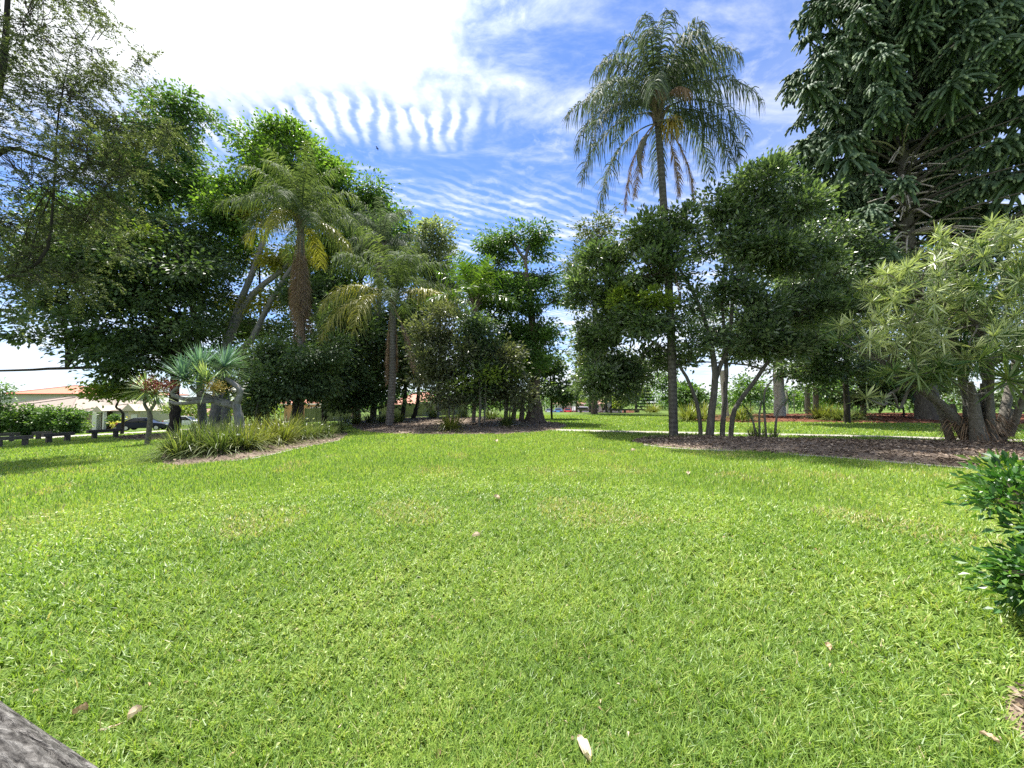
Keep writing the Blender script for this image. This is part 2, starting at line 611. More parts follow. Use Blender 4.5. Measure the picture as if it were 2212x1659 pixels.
fol('strap_yellow', (0.06, 0.08, 0.016), (0.14, 0.165, 0.034), (0.27, 0.26, 0.075), trans=0.38, rough=0.4)
fol('strap_blue', (0.035, 0.075, 0.05), (0.085, 0.15, 0.11), (0.17, 0.25, 0.19), trans=0.2, rough=0.4, spec=0.5, tcol=(1.1, 1.2, 0.6))
fol('strap_paleblue', (0.06, 0.105, 0.045), (0.15, 0.2, 0.09), (0.28, 0.31, 0.15), trans=0.25, rough=0.4, spec=0.5)
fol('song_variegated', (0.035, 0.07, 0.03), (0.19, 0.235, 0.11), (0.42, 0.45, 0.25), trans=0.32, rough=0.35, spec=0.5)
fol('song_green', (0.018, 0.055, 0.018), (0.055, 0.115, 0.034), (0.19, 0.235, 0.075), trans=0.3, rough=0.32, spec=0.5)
fol('bunya', (0.009, 0.022, 0.010), (0.022, 0.045, 0.018), (0.085, 0.12, 0.04), trans=0.12, rough=0.65, spec=0.22)
fol('flower_white', (0.7, 0.7, 0.62), (0.8, 0.8, 0.75), (0.85, 0.85, 0.8), trans=0.3)
fol('dead_leaf', (0.2, 0.13, 0.07), (0.42, 0.31, 0.2), (0.62, 0.52, 0.4), trans=0.15, rough=0.8, spec=0.15, tcol=(1, 1, 1))
fol('berry_red', (0.06, 0.012, 0.01), (0.17, 0.032, 0.022), (0.3, 0.07, 0.04), trans=0.05, rough=0.5)
fol('berry_yellow', (0.16, 0.11, 0.02), (0.32, 0.23, 0.045), (0.46, 0.36, 0.1), trans=0.1, rough=0.5)
# bark kinds
M['bark_dark'] = bark_mat('bark_dark', [(0.3, (0.018, 0.015, 0.012)), (0.6, (0.055, 0.047, 0.038)), (0.8, (0.1, 0.09, 0.075))])
M['bark_grey'] = bark_mat('bark_grey', [(0.3, (0.05, 0.046, 0.04)), (0.55, (0.11, 0.103, 0.09)), (0.8, (0.18, 0.172, 0.155))])
M['bark_pale'] = bark_mat('bark_pale', [(0.3, (0.11, 0.105, 0.095)), (0.55, (0.2, 0.195, 0.18)), (0.8, (0.3, 0.295, 0.275))], (4, 4, 1.5), 0.3)
M['bark_white'] = bark_mat('bark_white', [(0.3, (0.24, 0.22, 0.19)), (0.5, (0.42, 0.4, 0.36)), (0.8, (0.56, 0.54, 0.5))], (3, 3, 2), 0.3)
M['bark_palm'] = bark_mat('bark_palm', [(0.3, (0.09, 0.08, 0.068)), (0.55, (0.18, 0.165, 0.145)), (0.8, (0.28, 0.26, 0.235))], (6, 6, 2.5), 0.5, rings=1.6)
M['bark_palm_dark'] = bark_mat('bark_palm_dark', [(0.3, (0.045, 0.042, 0.038)), (0.55, (0.095, 0.09, 0.08)), (0.8, (0.17, 0.16, 0.145))], (6, 6, 2.5), 0.5, rings=1.6)
M['bark_fibre'] = bark_mat('bark_fibre', [(0.3, (0.06, 0.045, 0.035)), (0.5, (0.15, 0.115, 0.09)), (0.8, (0.27, 0.22, 0.18))], (9, 9, 0.7), 0.9)
M['bark_stem'] = bark_mat('bark_stem', [(0.3, (0.08, 0.073, 0.06)), (0.55, (0.16, 0.148, 0.125)), (0.8, (0.26, 0.245, 0.21))], (8, 8, 8), 0.5)
M['bark_twig'] = plain_mat('bark_twig', (0.06, 0.05, 0.04), 0.9, spec=0.1)
M['bark_branch'] = bark_mat('bark_branch', [(0.3, (0.34, 0.31, 0.27)), (0.55, (0.5, 0.46, 0.40)), (0.8, (0.62, 0.58, 0.52))], (3, 3, 3), 0.3)
M['charred'] = plain_mat('charred_wood', (0.012, 0.01, 0.009), 0.95, spec=0.05)
M['timber'] = bark_mat('weathered_timber', [(0.3, (0.05, 0.042, 0.035)), (0.55, (0.12, 0.105, 0.09)), (0.8, (0.22, 0.2, 0.175))], (1.5, 7, 7), 0.5)
M['log'] = bark_mat('weathered_log', [(0.36, (0.03, 0.027, 0.025)), (0.5, (0.12, 0.113, 0.105)), (0.64, (0.27, 0.26, 0.245))], (5, 22, 22), 1.0)


# ------------------------------------------------------------------ the ground, the path and the beds
def structure(name, me):
    return tag(link(name, me), kind='structure')


def build_ground():
    xs = np.unique(np.concatenate([np.linspace(-30, 30, 121), np.linspace(-120, 120, 121), np.linspace(-900, 900, 41)]))
    ys = np.unique(np.concatenate([np.linspace(-6, 40, 93), np.linspace(40, 150, 60), np.linspace(150, 1200, 25), [-60, -20]]))
    X, Y = np.meshgrid(xs, ys)
    Z = gz(X, Y)
    V = np.stack([X, Y, Z], -1).reshape(-1, 3)
    nx, ny = len(xs), len(ys)
    i = np.arange(ny - 1)[:, None] * nx + np.arange(nx - 1)[None]
    Q = np.stack([i, i + 1, i + nx + 1, i + nx], -1).reshape(-1, 4)
    g = Geo()
    g.add(V, Q)
    structure('lawn_ground', g.mesh('lawn_ground', [M['lawn']], smooth=True))


build_ground()
BEDS = []          # ground polygons where no lawn grows


def inside(poly, x, y):
    c = np.zeros(len(x), bool)
    n = len(poly)
    for i in range(n):
        x0, y0 = poly[i]
        x1, y1 = poly[(i + 1) % n]
        hit = ((y0 > y) != (y1 > y)) & (x < (x1 - x0) * (y - y0) / (y1 - y0 + 1e-12) + x0)
        c ^= hit
    return c


BED_H = {}


def closed_curve(pts, n=120):
    p = np.vstack([pts, pts[:1]])
    k = len(p) - 1
    ext = np.vstack([p[-2], p, p[1]])
    u = np.linspace(0, k, n, endpoint=False)
    i = u.astype(int)
    t = (u - i)[:, None]
    a, b, c, d = ext[i], ext[i + 1], ext[i + 2], ext[i + 3]
    return 0.5 * (2 * b + (c - a) * t + (2 * a - 5 * b + 4 * c - d) * t * t + (3 * b - a - 3 * c + d) * t ** 3)


def bed(name, px_pts, mat, mound, chip_mat=None, chips=0, chip_size=0.05, seed=1, rise=0.006):
    rng = np.random.default_rng(seed)
    pts = np.array([G(*q)[:2] for q in px_pts])
    out = closed_curve(pts)
    cen = out.mean(0)
    rs = np.linspace(1, 0, 14)
    V = []
    for r in rs[:-1]:
        q = cen + (out - cen) * r
        V.append(np.stack([q[:, 0], q[:, 1], gz(q[:, 0], q[:, 1]) + rise + mound * (1 - r ** 2.2)], -1))
    V.append(np.array([[cen[0], cen[1], gz(*cen) + rise + mound]]))
    V = np.vstack(V)
    # lumps
    V[:, 2] += mound * 0.12 * np.sin(V[:, 0] * 2.1 + 1) * np.sin(V[:, 1] * 2.7) * (np.arange(len(V)) >= len(out))
    n = len(out)
    i = np.arange(12)[:, None] * n
    j = np.arange(n)[None]
    Q = np.stack([i + j, i + (j + 1) % n, i + n + (j + 1) % n, i + n + j], -1).reshape(-1, 4)
    T = [(12 * n + k, 12 * n + (k + 1) % n, 13 * n) for k in range(n)]
    g = Geo()
    g.add(V, Q, T)
    structure(name, g.mesh(name, [mat], smooth=True))
    BEDS.append(out)

    def h(x, y):
        best = 0.0
        v = np.array([x, y]) - cen
        for r in np.linspace(1, 0, 21):
            if inside(cen + (out - cen) * r, np.array([x]), np.array([y]))[0]:
                best = mound * (1 - r ** 2.2)
        return float(gz(x, y)) + rise + best
    if chips:
        mn, mx = out.min(0), out.max(0)
        q = rng.uniform(mn, mx, (chips * 3, 2))
        q = q[inside(out, q[:, 0], q[:, 1])][:chips]
        # height from the nearest ring vertex
        d2 = ((q[:, None, :] - V[None, ::3, :2]) ** 2).sum(-1) if len(q) * len(V) < 3e7 else None
        if d2 is None:
            idx = np.concatenate([((q[k:k + 2000, None, :] - V[None, ::3, :2]) ** 2).sum(-1).argmin(1) for k in range(0, len(q), 2000)])
        else:
            idx = d2.argmin(1)
        z = V[::3][idx][:, 2]
        C = np.column_stack([q, z + rng.uniform(0.005, 0.03, len(q))])
        az = rng.uniform(0, 6.283, len(q))
        D = unit(np.column_stack([np.cos(az), np.sin(az), rng.normal(0, 0.3, len(q))]))
        N = unit(np.column_stack([rng.normal(0, 0.45, (len(q), 2)), np.ones(len(q))]))
        L = chip_size * rng.uniform(0.6, 2.2, len(q))
        g = Geo()
        g.leaves(C, D, N, L, L * rng.uniform(0.3, 0.7, len(q)), rng.beta(2, 2.4, len(q)), fold=0.1)
        tag(link('mulch_chips', g.mesh('mulch_chips', [chip_mat])), kind='stuff')
    return h


h_bed = bed('mulch_bed', [(1365, 952), (1400, 962), (1480, 970), (1580, 974), (1700, 981), (1900, 996), (2100, 1013), (2212, 1023), (2420, 1042), (2520, 1010),
                          (2420, 968), (2070, 959), (1800, 954), (1620, 950), (1500, 945), (1420, 943)], M['mulch'], 0.22, M['chips'], 20000, 0.055, 3)
m_bed = bed('mulch_bed', [(785, 931), (840, 937), (950, 938.5), (1110, 937), (1215, 925), (1205, 914), (1100, 905), (900, 903), (780, 909), (760, 920)],
            M['mulch'], 0.25, M['chips'], 12000, 0.09, 4)
l_bed = bed('mulch_bed', [(352, 1001), (460, 999), (560, 987), (640, 969), (735, 950), (735, 932), (600, 930), (480, 938), (380, 962)],
            M['mulch'], 0.18, M['chips'], 8000, 0.06, 5)
r_bed = bed('mulch_bed', [(1470, 905), (1600, 913), (1700, 912), (1900, 914), (2090, 915), (2400, 915), (2400, 898), (2050, 893), (1700, 895), (1540, 897)],
            M['mulch_red'], 0.2, M['chips_red'], 12000, 0.12, 6)
f_bed = bed('mulch_bed', [(1215, 890), (1290, 892), (1370, 890.5), (1350, 886), (1230, 886)], M['mulch_red'], 0.25, M['chips_red'], 2500, 0.25, 7)
s_bed = bed('bare_soil', [(2172, 1540), (2205, 1500), (2290, 1430), (2420, 1500), (2380, 1640), (2230, 1625)], M['soil'], 0.02, M['chips'], 500, 0.03, 8)
t_bed = bed('mulch_bed', [(245, 945), (330, 951), (470, 947), (470, 938), (330, 938)], M['mulch'], 0.05, M['chips'], 2500, 0.09, 9)


def ribbon(name, pts, w, mat, rise=0.005, thick=0.0):
    pts = spline(np.asarray(pts, float), 60)
    t = unit(np.gradient(pts, axis=0))
    nrm = np.column_stack([-t[:, 1], t[:, 0]])
    g = Geo()
    a, b = pts + nrm * w / 2, pts - nrm * w / 2
    za, zb = gz(a[:, 0], a[:, 1]) + rise + thick, gz(b[:, 0], b[:, 1]) + rise + thick
    k = len(pts)
    V = np.vstack([np.column_stack([a, za]), np.column_stack([b, zb]), np.column_stack([a, za - 0.25]), np.column_stack([b, zb - 0.25])])
    i = np.arange(k - 1)
    Q = np.vstack([np.stack([k + i, k + i + 1, i + 1, i], -1), np.stack([i, i + 1, 2 * k + i + 1, 2 * k + i], -1),
                   np.stack([3 * k + i, 3 * k + i + 1, k + i + 1, k + i], -1)])
    g.add(V, Q)
    structure(name, g.mesh(name, [mat], smooth=False))
    BEDS.append(np.vstack([a, b[::-1]]))


ribbon('footpath', [(-3.5, 21.8), (1.6, 20.9), (5.6, 19.6), (10, 18.4), (13.5, 17.3), (17.8, 15.7), (24, 13.2), (34, 9)], 1.15, M['concrete'], 0.005)
ke = [G(*q)[:2] for q in [(1392, 962.5), (1440, 968.5), (1500, 972.5), (1590, 975.5)]]
ribbon('kerb', ke, 0.14, M['concrete'], 0.0, 0.035)
ke = [G(*q)[:2] for q in [(1700, 982.5), (1800, 989), (1900, 997.5), (2100, 1014.5), (2212, 1024.5), (2420, 1043)]]
ribbon('kerb', ke, 0.11, M['concrete'], 0.0, 0.03)
ke = [G(*q)[:2] for q in [(500, 996.5), (560, 988.5), (640, 970.5), (735, 951.5)]]
ribbon('kerb', ke, 0.10, M['concrete'], 0.0, 0.02)
ribbon('road', [(-95, 30), (-60, 34), (-36, 42), (-33, 60), (-40, 90)], 5.5, M['concrete'], 0.006)
ribbon('car_park', [(-6, 92), (10, 92), (40, 90), (90, 86)], 9.0, M['asphalt'], 0.006)


# ------------------------------------------------------------------ lawn grass (nobody could count it)
def sines(x, y, seed, f0, n=5):
    rng = np.random.default_rng(seed)
    s = np.zeros_like(x)
    for _ in range(n):
        a = rng.uniform(0, 6.283)
        f = f0 * rng.uniform(0.5, 2.2)
        s += np.sin((x * np.cos(a) + y * np.sin(a)) * f + rng.uniform(0, 6.283))
    return s / n


def build_grass():
    rng = np.random.default_rng(11)
    n = 680000
    d = 1.15 * np.exp(rng.uniform(0, 1, n) * math.log(44 / 1.15))
    th = rng.uniform(-R(63), R(63), n)
    # distance measured ahead, with a little past the frame at both sides
    x, y = d * np.tan(th) * 0.86, d
    keep = np.abs(x) < 1.45 * y + 0.3
    for b in BEDS:
        keep &= ~inside(b, x, y)
    x, y, d = x[keep], y[keep], d[keep]
    n = len(x)
    rr = np.sqrt(x * x + y * y)
    # blades stand in small tufts
    cell = 0.035 + 0.012 * np.floor(rr)
    ix, iy = np.floor(x / cell), np.floor(y / cell)
    hx = np.abs(np.sin(ix * 12.9898 + iy * 78.233) * 43758.5453) % 1
    hy = np.abs(np.sin(ix * 39.346 + iy * 11.135) * 24634.6345) % 1
    tx, ty = (ix + hx) * cell - x, (iy + hy) * cell - y
    near_f = 0.5 * np.clip((7 - rr) / 3, 0, 1)
    x, y = x + tx * near_f, y + ty * near_f
    tint = ((np.abs(np.sin(ix * 7.13 + iy * 157.31) * 9371.17) % 1) - 0.5) * np.clip((7 - rr) / 3, 0, 1)
    p1 = sines(x, y, 1, 0.9)
    p2 = sines(x, y, 2, 3.1)
    p3 = sines(x, y, 3, 0.35)
    p4 = sines(x, y, 9, 9.0)
    clover = rng.uniform(-0.45, 0.45, n) < (p1 + 0.7 * p2 + 0.5 * p4 - 0.32)
    var = 0.53 + 0.10 * p1 + 0.08 * p2 + 0.12 * p3 + 0.06 * p4 + rng.normal(0, 0.2, n)
    var += 0.14 * tint
    var[clover] += 0.06
    dryp = sines(x, y, 7, 1.7)
    dry = rng.uniform(0, 1, n) < np.where((dryp > 0.38) & (y > 3.3) & (y < 13), 0.3, 0.02)
    var = np.clip(var, 0.02, 0.9)
    var[dry] = rng.uniform(0.93, 1.0, dry.sum())
    h = rng.uniform(0.035, 0.10, n) * (1 + 0.25 * p2 + 0.2 * p4)
    h *= np.clip(1.0 + 0.01 * rr, 1, 1.3)
    az = rng.uniform(0, 6.283, n)
    lean = rng.uniform(0.1, 0.95, n)
    w = np.maximum(0.0024, 0.00095 * rr) * rng.uniform(0.6, 1.3, n)
    flat = clover & (rng.uniform(0, 1, n) < 0.55) & (rr < 9)
    h[flat] *= 0.55
    base = np.column_stack([x, y, gz(x, y) - 0.004])
    D = np.column_stack([np.cos(az) * np.sin(lean), np.sin(az) * np.sin(lean), np.cos(lean)])
    S = np.column_stack([-np.sin(az), np.cos(az), np.zeros(n)])
    tw = rng.uniform(-0.6, 0.6, n)[:, None]
    S = unit(S + tw * np.cross(D, S))
    g = Geo()
    near = (rr < 7) & ~flat
    k = np.where(near)[0]
    L = h[k][:, None]
    p0 = base[k]
    mid = p0 + D[k] * L * 0.6
    tip = mid + unit(D[k] + np.column_stack([np.cos(az[k]), np.sin(az[k]), -0.5 - 0 * az[k]]) * rng.uniform(0.1, 0.9, len(k))[:, None]) * L * 0.6
    W = w[k][:, None]
    V = np.stack([p0 - S[k] * W, p0 + S[k] * W, mid + S[k] * W * 0.9, mid - S[k] * W * 0.9, tip], 1).reshape(-1, 3)
    o = np.arange(len(k)) * 5
    g.add(V, np.stack([o, o + 1, o + 2, o + 3], -1), np.stack([o + 3, o + 2, o + 4], -1), var=np.repeat(var[k], 5))
    k = np.where(~near & ~flat)[0]
    W = w[k][:, None] * 1.2
    V = np.stack([base[k] - S[k] * W, base[k] + S[k] * W, base[k] + D[k] * h[k][:, None]], 1).reshape(-1, 3)
    o = np.arange(len(k)) * 3
    g.add(V, None, np.stack([o, o + 1, o + 2], -1), var=np.repeat(var[k], 3))
    k = np.where(flat)[0]
    C = base[k] + np.column_stack([np.zeros((len(k), 2)), rng.uniform(0.01, 0.045, len(k))])
    Dl = unit(np.column_stack([np.cos(az[k]), np.sin(az[k]), rng.normal(0.1, 0.3, len(k))]))
    Nl = unit(np.column_stack([rng.normal(0, 0.3, (len(k), 2)), np.ones(len(k))]))
    L = np.clip(0.012 + 0.0022 * rr[k], 0, 0.03) * rng.uniform(0.8, 1.5, len(k))
    g.leaves(C, Dl, Nl, L, L * 0.7, np.clip(var[k] + 0.08, 0, 0.9))
    tag(link('lawn_grass', g.mesh('lawn_grass', [M['lawn_blade']])), kind='stuff')


build_grass()


# ------------------------------------------------------------------ trees and shrubs
def E(px, py, d, rx, ry, rd=None, w=1.0):
    """a lobe of a crown: where it stands, its half sizes in metres and how dense it is"""
    c = P(px, py, d)
    a, b = rx * d / F, ry * d / F
    return (c, np.array([a, rd if rd else (a + b) / 2 * 1.1, b]), w)


def crown_geo(rng, lobes, n, L, W, spray=36, spray_r=0.45, shell=0.75, droop=0.35, flat=0.6, mi=0, twig=True, twig_r=0.012, up=0.0, sats=3, pinnate=False):
    g = Geo()
    if sats:
        full = []
        for (c, r, w) in lobes:
            full.append((c, r * 0.86, w))
            for _ in range(sats):
                v = unit(rng.normal(0, 1, 3) * np.array([1, 1, 0.8]))
                full.append((c + v * r * rng.uniform(0.65, 1.0), r * rng.uniform(0.3, 0.62), w))
        lobes = full
    area = np.array([(l[1][0] * l[1][2] + l[1][0] * l[1][1]) * l[2] for l in lobes])
    cnt = np.maximum(1, (area / area.sum() * n / spray)).astype(int)
    for (c, r, w), m in zip(lobes, cnt):
        q = max(4, m // 6)
        dirs = unit(rng.normal(0, 1, (q, 3)))
        dirs[:, 2] = np.where(dirs[:, 2] < -0.35, dirs[:, 2] * 0.6, dirs[:, 2])
        rad = 1 - shell * rng.uniform(0, 1, q) ** 1.6
        ph = rng.uniform(0, 6.283, 6)
        lump = 1 + 0.16 * np.sin(dirs[:, 0] * 5 + ph[0]) * np.sin(dirs[:, 2] * 6 + ph[1]) + 0.13 * np.sin(dirs[:, 1] * 9 + ph[2] + dirs[:, 2] * 8) + 0.10 * rng.normal(0, 1, q)
        cl = c + dirs * r * (rad * lump)[:, None]
        cs = cl[rng.integers(0, q, m)] + rng.normal(0, 1, (m, 3)) * np.minimum(r * 0.16, 0.75) * np.array([1, 1, 0.7])
        dirs = unit((cs - c) / r)
        o = unit(dirs / r)
        sv_ = np.repeat(np.clip(0.46 + 0.2 * rng.normal(0, 1, m), 0, 1), spray)
        ss = np.repeat(rng.uniform(0.6, 1.25, m), spray)[:, None]
        C = np.repeat(cs, spray, 0)
        O = np.repeat(o, spray, 0)
        k = m * spray
        off = rng.normal(0, 1, (k, 3)) * spray_r * ss
        off[:, 2] *= flat
        D = unit(O * 0.55 + unit(off) * 0.9 + rng.normal(0, 0.3, (k, 3)) + np.array([0, 0, up - droop]))
        if pinnate:
            ax = np.repeat(unit(o * 0.6 + rng.normal(0, 0.55, (m, 3)) + np.array([0, 0, -droop])), spray, 0)
            t = rng.uniform(0, 1, (k, 1))
            sd = unit(np.cross(ax, rng.normal(0, 0.3, (k, 3)) + np.array([0, 0, 1.0]))) * rng.choice([-1.0, 1.0], (k, 1))
            off = ax * t * spray_r * 2.4 * ss + np.array([0, 0, -1.0]) * spray_r * 0.5 * t ** 2 + rng.normal(0, 0.02, (k, 3))
            D = unit(sd + ax * 0.7 + rng.normal(0, 0.2, (k, 3)))
        N = unit(rng.normal(0, 0.65, (k, 3)) + np.array([0, 0, 1.0]))
        ln = L * rng.uniform(0.65, 1.3, k)
        g.leaves(C + off, D, N, ln, ln * (W / L), np.clip(sv_ + rng.normal(0, 0.15, k), 0, 1), mi=mi)
        if twig:
            kk = rng.choice(m, max(1, int(m * 0.55)), replace=False)
            for q in kk[:90]:
                a = c + (cs[q] - c) * rng.uniform(0.15, 0.45) + rng.normal(0, 0.08, 3) * r
                mid = (a + cs[q]) / 2 + rng.normal(0, 0.05, 3) * r
                g.tube(spline([a, mid, cs[q]], 4), np.linspace(twig_r * 2.2, twig_r * 0.6, 4), 3, mi=1, cap=False)
    return g


def limb_pts(rng, a, b, wob=0.06, n=8, lift=0.0):
    a, b = np.asarray(a, float), np.asarray(b, float)
    L = np.linalg.norm(b - a)
    m1 = a + (b - a) * 0.35 + rng.normal(0, wob, 3) * L + np.array([0, 0, lift * L])
    m2 = a + (b - a) * 0.7 + rng.normal(0, wob, 3) * L + np.array([0, 0, lift * 0.6 * L])
    return spline([a, m1, m2, b], n)


LEAF_L, LEAF_W = 1.3, 1.5


def tree(name, label, cat, trunks, lobes, n, L, W, leaf, bark, seed, group=None, limbs=True, limb_r=0.09, base=None, extra=None, girth=0.75, **k):
    """trunks: list of (points, radii); limbs run from the last trunk points to the lobes"""
    rng = np.random.default_rng(seed)
    L, W = L * LEAF_L, W * LEAF_W
    b = np.asarray(trunks[0][0][0], float) if base is None else np.asarray(base, float)
    root = thing(name, label, cat, b, group=group)
    ends = []
    for pts, rad in trunks:
        g = Geo()
        q = spline(pts, 14)
        rr = np.interp(np.linspace(0, 1, 14), np.linspace(0, 1, len(rad)), rad) * girth
        q[1:-1] += rng.normal(0, 0.12, (12, 3)) * rr[1:-1, None]
        q[0, 2] -= 0.15
        g.tube(q, rr, 10, flute=lambda s, t: 1 + 0.07 * np.sin(3 * t + 5 * s) + 0.05 * np.sin(5 * t - 7 * s))
        link('trunk', g.mesh('trunk', [bark], b, True), root)
        ends.append((q, rr))
    if limbs:
        for (c, r, w) in lobes:
            best = None
            for q, rr in ends:
                for i in range(7, 14):
                    dd = np.linalg.norm(q[i] - c) + (0 if q[i][2] < c[2] else 2.5)
                    if best is None or dd < best[0]:
                        best = (dd, q[i], rr[i])
            _, s, sr = best
            g = Geo()
            r0 = min(sr * 0.8, limb_r * (0.6 + 0.08 * np.linalg.norm(s - c)))
            pts = limb_pts(rng, s, c + np.array([0, 0, r[2] * 0.2]), 0.07, 8, 0.05)
            g.tube(pts, np.linspace(r0, r0 * 0.3, 8), 6)
            for _ in range(5):
                i = rng.integers(3, 8)
                e = c + unit(rng.normal(0, 1, 3)) * r * 0.75
                g.tube(limb_pts(rng, pts[i], e, 0.08, 5), np.linspace(r0 * 0.45, r0 * 0.12, 5), 4, cap=False)
            link('limb', g.mesh('limb', [bark], b, True), root)
    g = crown_geo(rng, lobes, n, L, W, **k)
    link('crown', g.mesh('crown', [leaf, M['bark_twig']], b), root)
    if extra:
        for (lb, nn, mat, nm, txt) in extra:
            g = crown_geo(rng, lb, nn, L, W, **k)
            o = link(nm, g.mesh(nm, [mat, M['bark_twig']], b), root)
            if txt:
                o['label'] = txt
    return root


def up_trunk(px, d, py_top, lean=0.0, z0=None):
    b = on_ground(px, d)
    if z0 is not None:
        b[2] = z0
    t = P(px + lean, py_top, d)
    return b, t


# --- the feathery tree at the near edge, its trunk just out of the picture
b0 = on_ground(-190, 14.5)
tree('feathery_tree', 'big feathery olive tree with boughs hanging across bright cloud above the timber rails', 'tree',
     [([b0, P(-150, 560, 14.49), P(-60, 340, 14.90), P(5, 150, 15.18), P(20, -120, 15.18)], [0.34, 0.27, 0.2, 0.14, 0.08]),
      ([P(-110, 450, 14.63), P(0, 328, 15.18), P(80, 335, 15.59), P(150, 372, 15.87), P(250, 470, 16.15)], [0.15, 0.12, 0.09, 0.06, 0.02]),
      ([P(-40, 620, 14.63), P(90, 560, 15.18), P(115, 430, 15.18), P(125, 260, 15.46), P(150, 120, 15.73)], [0.09, 0.07, 0.05, 0.035, 0.015])],
     [E(60, 60, 15.18, 150, 110), E(180, 100, 15.87, 110, 80, w=0.6), E(120, 210, 15.87, 170, 95), E(250, 270, 16.56, 110, 70), E(240, 360, 16.56, 120, 80),
      E(70, 400, 15.18, 150, 110), E(180, 470, 16.56, 120, 80), E(40, 560, 15.18, 110, 90), E(150, 590, 16.56, 90, 70, w=0.8), E(0, 680, 15.18, 55, 60, w=0.6),
      E(-100, 250, 13.80, 150, 200, w=0.6), E(290, 130, 16.56, 45, 40, w=0.4), E(80, -60, 15.18, 170, 110, w=0.8)],
     90000, 0.085, 0.027, M['leaf_feather'], M['bark_dark'], 21, spray=34, spray_r=0.36, pinnate=True, droop=0.35, shell=0.95, limb_r=0.045, twig_r=0.008)

# --- dark spreading tree over the parked cars
b, t = up_trunk(380, 33, 780)
tree('spreading_tree', 'wide dark spreading tree whose low canopy shades the parked black car', 'tree',
     [([b, P(378, 870, 33), t], [0.6, 0.45, 0.4]), ([P(378, 800, 33), P(300, 792, 32.5), P(230, 793, 32), P(110, 797, 31), P(60, 799, 30.5), P(-60, 803, 30)], [0.26, 0.22, 0.18, 0.14, 0.12, 0.09])],
     [E(250, 610, 32, 180, 90), E(140, 660, 31, 95, 60), E(370, 620, 33, 140, 100), E(290, 720, 32, 190, 65), E(212, 730, 31, 70, 36),
      E(360, 780, 33, 130, 60), E(430, 720, 33, 60, 80), E(280, 798, 32.5, 58, 28), E(320, 530, 33, 130, 70), E(200, 540, 32, 110, 60), E(150, 580, 31, 80, 60)],
     46000, 0.28, 0.14, M['leaf_dark'], M['bark_dark'], 22, sats=2, spray=34, spray_r=0.6, flat=0.5, limb_r=0.12, twig_r=0.022,
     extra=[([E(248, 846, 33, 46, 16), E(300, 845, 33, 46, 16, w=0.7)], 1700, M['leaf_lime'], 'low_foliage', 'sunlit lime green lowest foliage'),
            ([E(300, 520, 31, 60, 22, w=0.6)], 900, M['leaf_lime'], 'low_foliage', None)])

# --- tall forked pale tree behind it
b = on_ground(440, 37)
tree('pale_trunk_tree', 'tall loose tree with pale limbs rising behind the dark spreading tree', 'tree',
     [([b, P(430, 780, 37), P(400, 560, 37), P(365, 440, 37), P(345, 330, 37)], [0.5, 0.4, 0.3, 0.2, 0.1]),
      ([P(412, 640, 37), P(380, 520, 37), P(392, 430, 37), P(410, 300, 37)], [0.25, 0.2, 0.15, 0.07])],
     [E(370, 300, 37, 85, 80), E(425, 245, 37, 45, 40, w=0.8), E(460, 250, 37, 25, 20, w=0.5), E(320, 400, 36, 110, 90), E(410, 400, 37, 70, 90),
      E(470, 430, 37, 55, 75), E(330, 215, 36, 50, 50, w=0.6), E(440, 520, 37, 80, 60), E(440, 620, 38, 80, 60, w=0.8), E(220, 470, 37, 120, 80)],
     36000, 0.27, 0.13, M['leaf_mid'], M['bark_pale'], 23, spray=34, spray_r=0.55, flat=0.6, limb_r=0.14, twig_r=0.022)

# --- bright crowned tree with forked grey trunks
b = on_ground(462, 34)
tree('forked_grey_tree', 'bright green domed tree on three leaning grey trunks behind the skirted palm', 'tree',
     [([b, P(475, 820, 34), P(490, 745, 34), P(535, 650, 34), P(590, 600, 34), P(655, 545, 34), P(690, 530, 34.5)], [0.55, 0.45, 0.4, 0.3, 0.24, 0.18, 0.12]),
      ([P(485, 755, 34), P(520, 650, 34.3), P(560, 550, 34.8), P(590, 470, 35), P(610, 380, 36)], [0.38, 0.3, 0.25, 0.18, 0.1]),
      ([P(540, 740, 33), P(575, 670, 33.3), P(615, 600, 33.6), P(640, 560, 34), P(665, 470, 35)], [0.26, 0.24, 0.2, 0.17, 0.1]),
      ([b + np.array([0.8, 0.3, 0]), P(490, 800, 34), P(540, 740, 33), P(560, 705, 33)], [0.4, 0.35, 0.28, 0.24]),
      ([P(420, 745, 33.5), P(400, 720, 33.5), P(385, 700, 33.4), P(350, 640, 33)], [0.2, 0.2, 0.16, 0.1])],
     [E(555, 325, 38, 65, 60), E(600, 290, 38, 50, 30), E(655, 335, 38, 75, 50), E(700, 385, 38, 48, 55), E(560, 410, 37, 75, 60), E(690, 450, 38, 60, 45),
      E(620, 390, 38, 80, 60), E(520, 480, 36, 60, 60)],
     34000, 0.26, 0.13, M['leaf_bright'], M['bark_pale'], 24, girth=0.9, spray=34, spray_r=0.6, flat=0.6, limb_r=0.14, twig_r=0.02,
     extra=[([E(600, 560, 34, 35, 22), E(545, 470, 35, 30, 14, w=0.7), E(670, 555, 34, 16, 20, w=0.6), E(580, 650, 34, 18, 12, w=0.6), E(525, 660, 34, 14, 12, w=0.5)], 2600, M['leaf_yellow'], 'new_foliage', 'yellow new foliage')])

